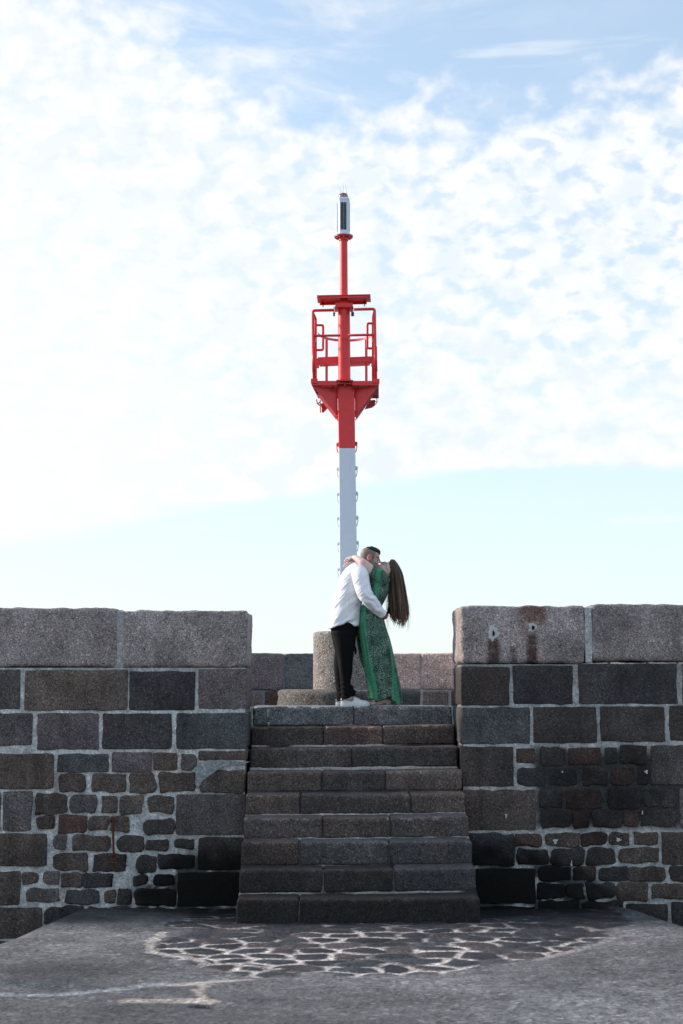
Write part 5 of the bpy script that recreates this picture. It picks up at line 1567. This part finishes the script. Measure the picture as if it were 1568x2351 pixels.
# ---- dress
def dress_band(px, py):
    zx, zy = (px - 658.6) / .22, (py - 1223) / .22
    # bright stripes: centre line as a function of height, half width
    out_ = np.zeros(len(px))
    for pts_, hw in (([(700, 795), (860, 795), (1000, 790), (1150, 800), (1300, 835), (1450, 862), (1600, 893), (1730, 905)], [26, 30, 34, 38, 40, 42, 46, 48]),
                     ([(380, 960), (450, 955), (520, 950), (600, 925), (700, 905), (790, 895)], [26, 30, 30, 34, 34, 30]),
                     ([(1000, 1048), (1150, 1076), (1300, 1098), (1450, 1112), (1600, 1126), (1750, 1138)], [2, 4, 7, 14, 34, 44])):
        ys_ = [p[0] for p in pts_]; xs_ = [p[1] for p in pts_]
        cx_ = np.interp(zy, ys_, xs_); h_ = np.interp(zy, ys_, hw)
        ok = (zy > ys_[0] - 10) & (zy < ys_[-1] + 60) if ys_[0] != 1000 else (zy > 1000)
        out_ = np.maximum(out_, (1 - sstep(h_ * .72, h_ * 1.15, np.abs(zx - cx_))) * ok)
    out_[(zy < 380)] = 0
    return out_ * .9
D_ = Geo()
Tt = []
Tt.append(loftz([((930, 385), (1045, 448), .075, 0), ((893, 395), (1060, 485), .155, 0), ((852, 470), (1066, 560), .17, 0), ((838, 560), (1055, 640), .16, 0), ((834, 640), (1030, 700), .145, 0), ((812, 720), (994, 755), .132, 0), ((764, 780), (992, 810), .135, 0), ((762, 850), (1008, 870), .15, 0)], 34, .92, k=5))
Tt.append(stube([P1(1010, 520, -.09), P1(985, 470, -.13), P1(930, 425, -.165), P1(866, 390, -.185)], [.075, .084, .076, .070], 22, 5))
Tt.append(stube([P1(1010, 520, .09), P1(985, 470, .13), P1(930, 425, .165), P1(868, 390, .185)], [.075, .082, .070, .060], 22, 5))
V, F, N = fuse(Tt, .0075, 4)
V += N * (fbm(V * [1, 1, .5], 11, 3, 51) * .012 + np.sin(V[:, 0] * 70 + fbm(V, 5, 2, 9) * 8) * .0022)[:, None]
px, py = proj(V)
D_.add(V, F, np.stack([dress_band(px, py)] * 3, 1), np.stack([V[:, 0] + V[:, 1] * .7, V[:, 2] + .2 * V[:, 0]], 1))
sk = [((766, 780), (990, 812), .128), ((760, 850), (1008, 868), .15), ((752, 920), (1022, 935), .165), ((748, 1000), (1040, 1005), .175), ((760, 1090), (1070, 1095), .185), ((773, 1190), (1096, 1195), .19),
      ((788, 1290), (1117, 1295), .195), ((803, 1390), (1140, 1395), .20), ((818, 1490), (1162, 1495), .205), ((834, 1590), (1184, 1600), .21), ((847, 1670), (1200, 1690), .215), ((852, 1725), (1207, 1765), .22)]
Q = smoothpath([(*a, *b, h) for a, b, h in sk], 6); nR = 140
R_ = []; UV = []; TT = []
for i, q in enumerate(Q):
    f = i / (len(Q) - 1)
    r_ = ring((q[0], q[1]), (q[2], q[3]), q[4], 0, nR, .95)
    cen = r_.mean(0)
    th = np.linspace(0, 2 * math.pi, nR, endpoint=False)
    pl = .070 * f + .010
    ph = 1 + pl * np.sin(th * 9 + 1.3 + 1.5 * f) * (.6 + .4 * np.sin(th * 2 + 1)) + pl * .6 * np.sin(th * 17 + 2.1 - f) - pl * .2
    ph = 1 + (ph - 1) * np.where(np.abs(np.cos(th)) > .97, .3, 1)
    r_ = cen + (r_ - cen) * ph[:, None]
    if f > .8:
        t2 = -np.cos(th) * -1
        off = np.interp(t2, [-1, -.4, .15, .5, .78, 1], [0, -.010, .040, -.005, -.05, -.01]) * (f - .8) / .2
        nearm = np.where(np.sin(th) < 0, 1, .4)
        r_[:, 2] += off * nearm
    R_.append(r_)
    TT.append(th)
V, F = loft(R_, cap=False)
UV = np.stack([np.tile(np.linspace(0, 1.5, nR), len(Q)), V[:, 2]], 1)
th_all = np.tile(np.linspace(0, 2 * math.pi, nR, endpoint=False), len(Q))
px, py = proj(V)
bd = dress_band(px, py)
D_.add(V, F, np.stack([bd] * 3, 1), np.stack([(V[:, 0] - V[:, 1] * .0) * 1.0 + np.abs(np.sin(th_all)) * 0 + np.where(np.sin(th_all) > 0, 3, 0), V[:, 2]], 1))
# loose wrap panel hanging on the far side of the front
V, F = loftz([((745, 985), (830, 985), .05, .10), ((722, 1030), (830, 1040), .055, .11), ((728, 1150), (840, 1150), .06, .11), ((745, 1250), (860, 1250), .06, .11), ((778, 1370), (880, 1370), .065, .11), ((812, 1480), (900, 1480), .07, .11), ((832, 1600), (920, 1600), .07, .11), ((846, 1715), (940, 1705), .07, .11)], 30, .9, k=5)
V[:, 0] += fbm(V, 9, 2, 61) * .03
D_.add(V, F, (0, 0, 0), np.stack([V[:, 0], V[:, 2]], 1))
dress = build('dress', D_, M_DRESS, wom, uv=True)
# cord and tassel at the nape, sash ends at the front
g = Geo(); g.add(*stube([P9(1083, 1010, -.03), P9(1086, 1130, -.035), P9(1088, 1290, -.035)], [.0035] * 3, 6, 4)); build('cord', g, M_TASSEL, dress)
g = Geo(); g.add(*stube([P9(1087, 1270, -.035), P9(1090, 1300, -.035), P9(1090, 1350, -.035), P9(1092, 1400, -.035), P9(1092, 1408, -.035)], [.007, .012, .017, .014, .005], 12, 4))
build('tassel', g, M_TASSEL, dress)
g = Geo(); g.add(*stube([P1(722, 1020, .0), P1(715, 1120, .0), P1(713, 1190, .0)], [.004, .004, .004], 6, 4)); g.add(*stube([P1(713, 1180, .0), P1(715, 1225, .0), P1(716, 1268, .0)], [.006, .014, .013], 10, 4)); build('tassel', g, M_TASSEL, dress)

# ---- sandals
for dy, o in ((-.07, 0), (.075, -75)):
    h = P1(1102 + o, 1800, dy); t_ = P1(868 + o, 1806, dy); Lf = h[0] - t_[0]
    R1, R2 = [], []
    for f in np.linspace(0, 1, 18):
        x = t_[0] + Lf * f; hw = np.interp(f, [0, .06, .3, .55, .85, 1], [.012, .030, .042, .032, .034, .020])
        hs = np.interp(f, [0, .4, 1], [.010, .014, .030]); wl = np.interp(f, [0, .35, .6, 1], [.0, .0, .010, .018])
        yc = YP + dy
        R1.append(np.array([(x, yc + hw * a, FZ + .001 + hs * .55 * b) for a, b in ((-1, 0), (-1, .9), (-.95, 1), (.95, 1), (1, .9), (1, 0))]))
        R2.append(np.array([(x, yc + (hw - .002) * a, FZ + .002 + hs * .55 + (hs * .45 + wl) * b) for a, b in ((-1, 0), (-1, .9), (-.95, 1), (.95, 1), (1, .9), (1, 0))]))
    g = Geo(); g.add(*loft(R1)); sd_ = build('sandal', g, M_SOLEW, wom, sharp=40, label='near sandal with buckled ankle strap' if dy < 0 else None)
    g = Geo(); g.add(*loft(R2)); build('footbed', g, M_TAN, sd_, sharp=40)
    def loopring(cx, cy, rx, ry, tilt, wdt, th_=.003, mat=M_BEIGE, name='strap'):
        c0 = Vector(P1(cx, cy, dy)); pts_ = []
        for j in range(25):
            a = 2 * math.pi * j / 24; pts_.append(c0 + Vector((math.cos(a) * rx, math.sin(a) * ry, math.cos(a) * rx * math.tan(tilt))))
        V = []; F = []
        for p in pts_[:-1]:
            n_ = (p - c0).normalized()
            V += [tuple(p + Vector((0, 0, -wdt))), tuple(p + Vector((0, 0, wdt))), tuple(p + n_ * th_ + Vector((0, 0, wdt))), tuple(p + n_ * th_ + Vector((0, 0, -wdt)))]
        for i in range(24):
            for j in range(4): F.append((i * 4 + j, i * 4 + (j + 1) % 4, ((i + 1) % 24) * 4 + (j + 1) % 4, ((i + 1) % 24) * 4 + j))
        g = Geo(); g.add(V, F); return build(name, g, mat, sd_)
    loopring(1040 + o, 1728, .035, .034, -.35, .006, mat=M_TAN, name='ankle_strap')
    # heel quarter
    g = Geo(); a0 = [P1(1062 + o, 1730, dy), P1(1066 + o, 1790, dy)]
    V = []; 
    for j in range(13):
        a = -math.pi * .62 + math.pi * 1.24 * j / 12
        cx_ = P1(1052 + o, 1700, dy)[0]
        for z_, rr_ in ((P1(0, 1792)[2], .039), (P1(0, 1760)[2], .037), (P1(0, 1722 - 6 * abs(j - 6) * -0 )[2], .035)):
            V.append((cx_ + math.cos(a) * rr_ * 1.15, YP + dy + math.sin(a) * rr_, z_ - (.018 * (abs(j - 6) / 6) ** 1.5 if rr_ == .035 else 0)))
    F = [(j * 3 + k, j * 3 + k + 1, (j + 1) * 3 + k + 1, (j + 1) * 3 + k) for j in range(12) for k in range(2)]
    n_ = len(V); V2 = [(v[0] * 1, v[1], v[2]) for v in V]
    g.add(V, F); hq = build('heel_strap', g, M_BEIGE, sd_)
    sm = hq.modifiers.new('s', 'SOLIDIFY'); sm.thickness = .003
    for cx_, ry_, rz in ((925, .038, .034), (905, .036, .030), (888, .032, .026)):
        c0 = P1(cx_ + o, 1800, dy); g = Geo()
        g.add(*stube([(c0[0], c0[1] - ry_, FZ + .012), (c0[0] + .006, c0[1] - ry_ * .8, FZ + .012 + rz * .8), (c0[0] + .01, c0[1], FZ + .014 + rz), (c0[0] + .006, c0[1] + ry_ * .8, FZ + .012 + rz * .8), (c0[0], c0[1] + ry_, FZ + .012)], [.006] * 5, 8, 4))
        build('toe_strap', g, M_BEIGE, sd_)
    if dy < 0:
        b_ = Vector(P1(1022, 1729, dy - .034)); g = Geo()
        g.add(*tube([b_ + Vector((math.cos(q) * .011, -.006, math.sin(q) * .009)) for q in np.linspace(0, 2 * math.pi, 13)], .0022, 6)); build('buckle', g, M_GOLD, sd_)

# ---- glasses and earring
g = Geo()
for q in (-1, 1):
    cpt = (.098, q * .033, .126)
    V, F = tube([wh.w([(cpt[0] - .010 * abs(math.sin(a)) * 0 - .006 * (abs(math.cos(a))), cpt[1] + .024 * math.cos(a), cpt[2] + .018 * math.sin(a))])[0] for a in np.linspace(0, 2 * math.pi, 21)], .0018, 6); g.add(V, F)
    V, F = tube([wh.w([p])[0] for p in ((.092, q * .058, .132), (.070, q * .074, .133), (.0, q * .082, .134), (-.012, q * .081, .125))], .0016, 6); g.add(V, F)
V, F = tube([wh.w([p])[0] for p in ((.096, -.010, .130), (.102, 0, .132), (.096, .010, .130))], .0016, 6); g.add(V, F)
gl = build('glasses', g, M_FRAME, wom)
for q in (-1, 1):
    V, F = ellipsoid((0, 0, 0), (.0012, .023, .017), nu=20, nv=10); V = wh.w(V + np.array([.094, q * .033, .126])); g = Geo(); g.add(V, F); build('lens', g, M_GLASS, gl)
V, F = ellipsoid((0, 0, 0), (.004, .004, .004), nu=10, nv=8); V = wh.w(V + np.array([-.006, -.084 if wh.M[1, 1] > 0 else .084, .092])); g = Geo(); g.add(V, F); build('earring', g, M_GOLD, wom)

# ---- hair
HR = [(432, 1128, 1190, .045), (470, 1108, 1228, .075), (520, 1098, 1262, .092), (580, 1100, 1292, .100), (650, 1108, 1320, .102), (740, 1088, 1342, .10), (850, 1088, 1362, .095), (1000, 1092, 1388, .085),
      (1150, 1100, 1412, .08), (1300, 1112, 1428, .075), (1420, 1130, 1420, .068), (1500, 1150, 1400, .055), (1560, 1190, 1370, .035)]
Hq = smoothpath([(a, b, c_, d_) for a, b, c_, d_ in HR], 4)
HYC = .012
def hairpt(s_, th, rho):
    f = s_ * (len(Hq) - 1); i = min(int(f), len(Hq) - 2); q = Hq[i] + (Hq[i + 1] - Hq[i]) * (f - i)
    cx = (q[1] + q[2]) / 2; hx = (q[2] - q[1]) / 2
    p = P9(cx + hx * rho * math.cos(th), q[0], 0)
    return np.array([p[0], YP + HYC + q[3] * rho * math.sin(th), p[2]])
g = Geo()
def cut(V, L_):  # keep the face free: squash hair points that would lie over the face or ear
    return V
base = []
nb_ = 64
for i in range(int(len(Hq) * .86)):
    s_ = i / (len(Hq) - 1)
    r_ = []
    for j in range(nb_):
        th = 2 * math.pi * j / nb_
        k_ = (.90 + .05 * math.sin(th * 13 + 3 * s_) + .03 * math.sin(th * 29 - 5 * s_)) * (1 - .35 * max(0, (s_ - .45) / .4))
        r_.append(hairpt(s_, th, k_))
    base.append(np.array(r_))
V, F = loft(base)
g.add(V, F, np.array([.030, .019, .014]))
rr = random.Random(11)
def wave(s_, ph, a): return a * s_ ** 1.3 * (math.sin(5.5 * s_ + ph) + .5 * math.sin(13 * s_ + 2.1 * ph))
for cl_ in range(120):
    th = 2 * math.pi * (cl_ + rr.random()) / 120; rc_ = rr.uniform(.72, 1.04) if cl_ % 3 else rr.uniform(.25, .7)
    ce = min(1.14, rr.gauss(1.01, .075)) - .05 * (math.cos(th) < -.2); cph = rr.uniform(0, 6.28); camp = rr.uniform(.007, .020)
    ctone = rr.uniform(.55, 1.5); tw = rr.uniform(-.3, .3); out_w = rr.uniform(-.10, .22)
    for k2 in range(22):
        dth = rr.gauss(0, .055); dr = rr.gauss(0, .035); s0 = rr.uniform(0, .20) if rr.random() < .85 else rr.uniform(.1, .5)
        s1_ = ce * rr.uniform(.90, 1.0) if rr.random() < .8 else ce * rr.uniform(.6, .9)
        pts_ = []; ns = 14; fr = rr.uniform(.8, 1.4)
        for k_ in range(ns + 1):
            u = k_ / ns; s_ = s0 + (s1_ - s0) * u
            pinch = 1 - .55 * s_ ** 2
            rho = min(1.0, .93 + dr) * (1 - min(1, s_ * 2)) + (rc_ + dr * pinch + out_w * s_) * min(1, s_ * 2)
            if s_ < .3: rho = max(rho, .90)
            p = hairpt(min(1, s_), th + dth * pinch + tw * s_, rho)
            if s_ > 1: p = p + np.array([0, 0, -(s_ - 1) * .55])
            wv = wave(s_, cph, camp); p = p + np.array([wv, wave(s_, cph + 1.7, camp), 0]) + np.array([math.sin(u * 9 * fr + dth * 60) * .0025 * u, 0, 0])
            pts_.append(p)
        r0 = rr.uniform(.0012, .0027)
        V, F = tube(pts_, [r0 * (1 - .8 * (k_ / ns) ** 2) for k_ in range(ns + 1)], 3, cap=False)
        t_ = np.repeat(np.linspace(s0, s1_, ns + 1), 3)
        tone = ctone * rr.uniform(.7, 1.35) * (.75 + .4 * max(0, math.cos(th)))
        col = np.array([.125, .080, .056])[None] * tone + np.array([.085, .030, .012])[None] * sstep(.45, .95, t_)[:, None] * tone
        g.add(V, F, col)
for i in range(110):                        # stray ends blowing free
    left = rr.random() < .4
    th = rr.uniform(2.6, 3.7) if left else rr.uniform(-.6, .6)
    s0 = rr.uniform(.35, .8); pts_ = [hairpt(s0, th, .95)]
    vx = (-1 if left else 1) * rr.uniform(.004, .016)
    for k_ in range(8):
        pts_.append(pts_[-1] + np.array([vx * math.cos(k_ * .35), rr.uniform(-.004, .004), -.030]))
    V, F = tube(pts_, [.0012 * (1 - k_ / 11) for k_ in range(9)], 3, cap=False); g.add(V, F, (.09, .05, .03))
build('hair', g, M_HAIR, wom)
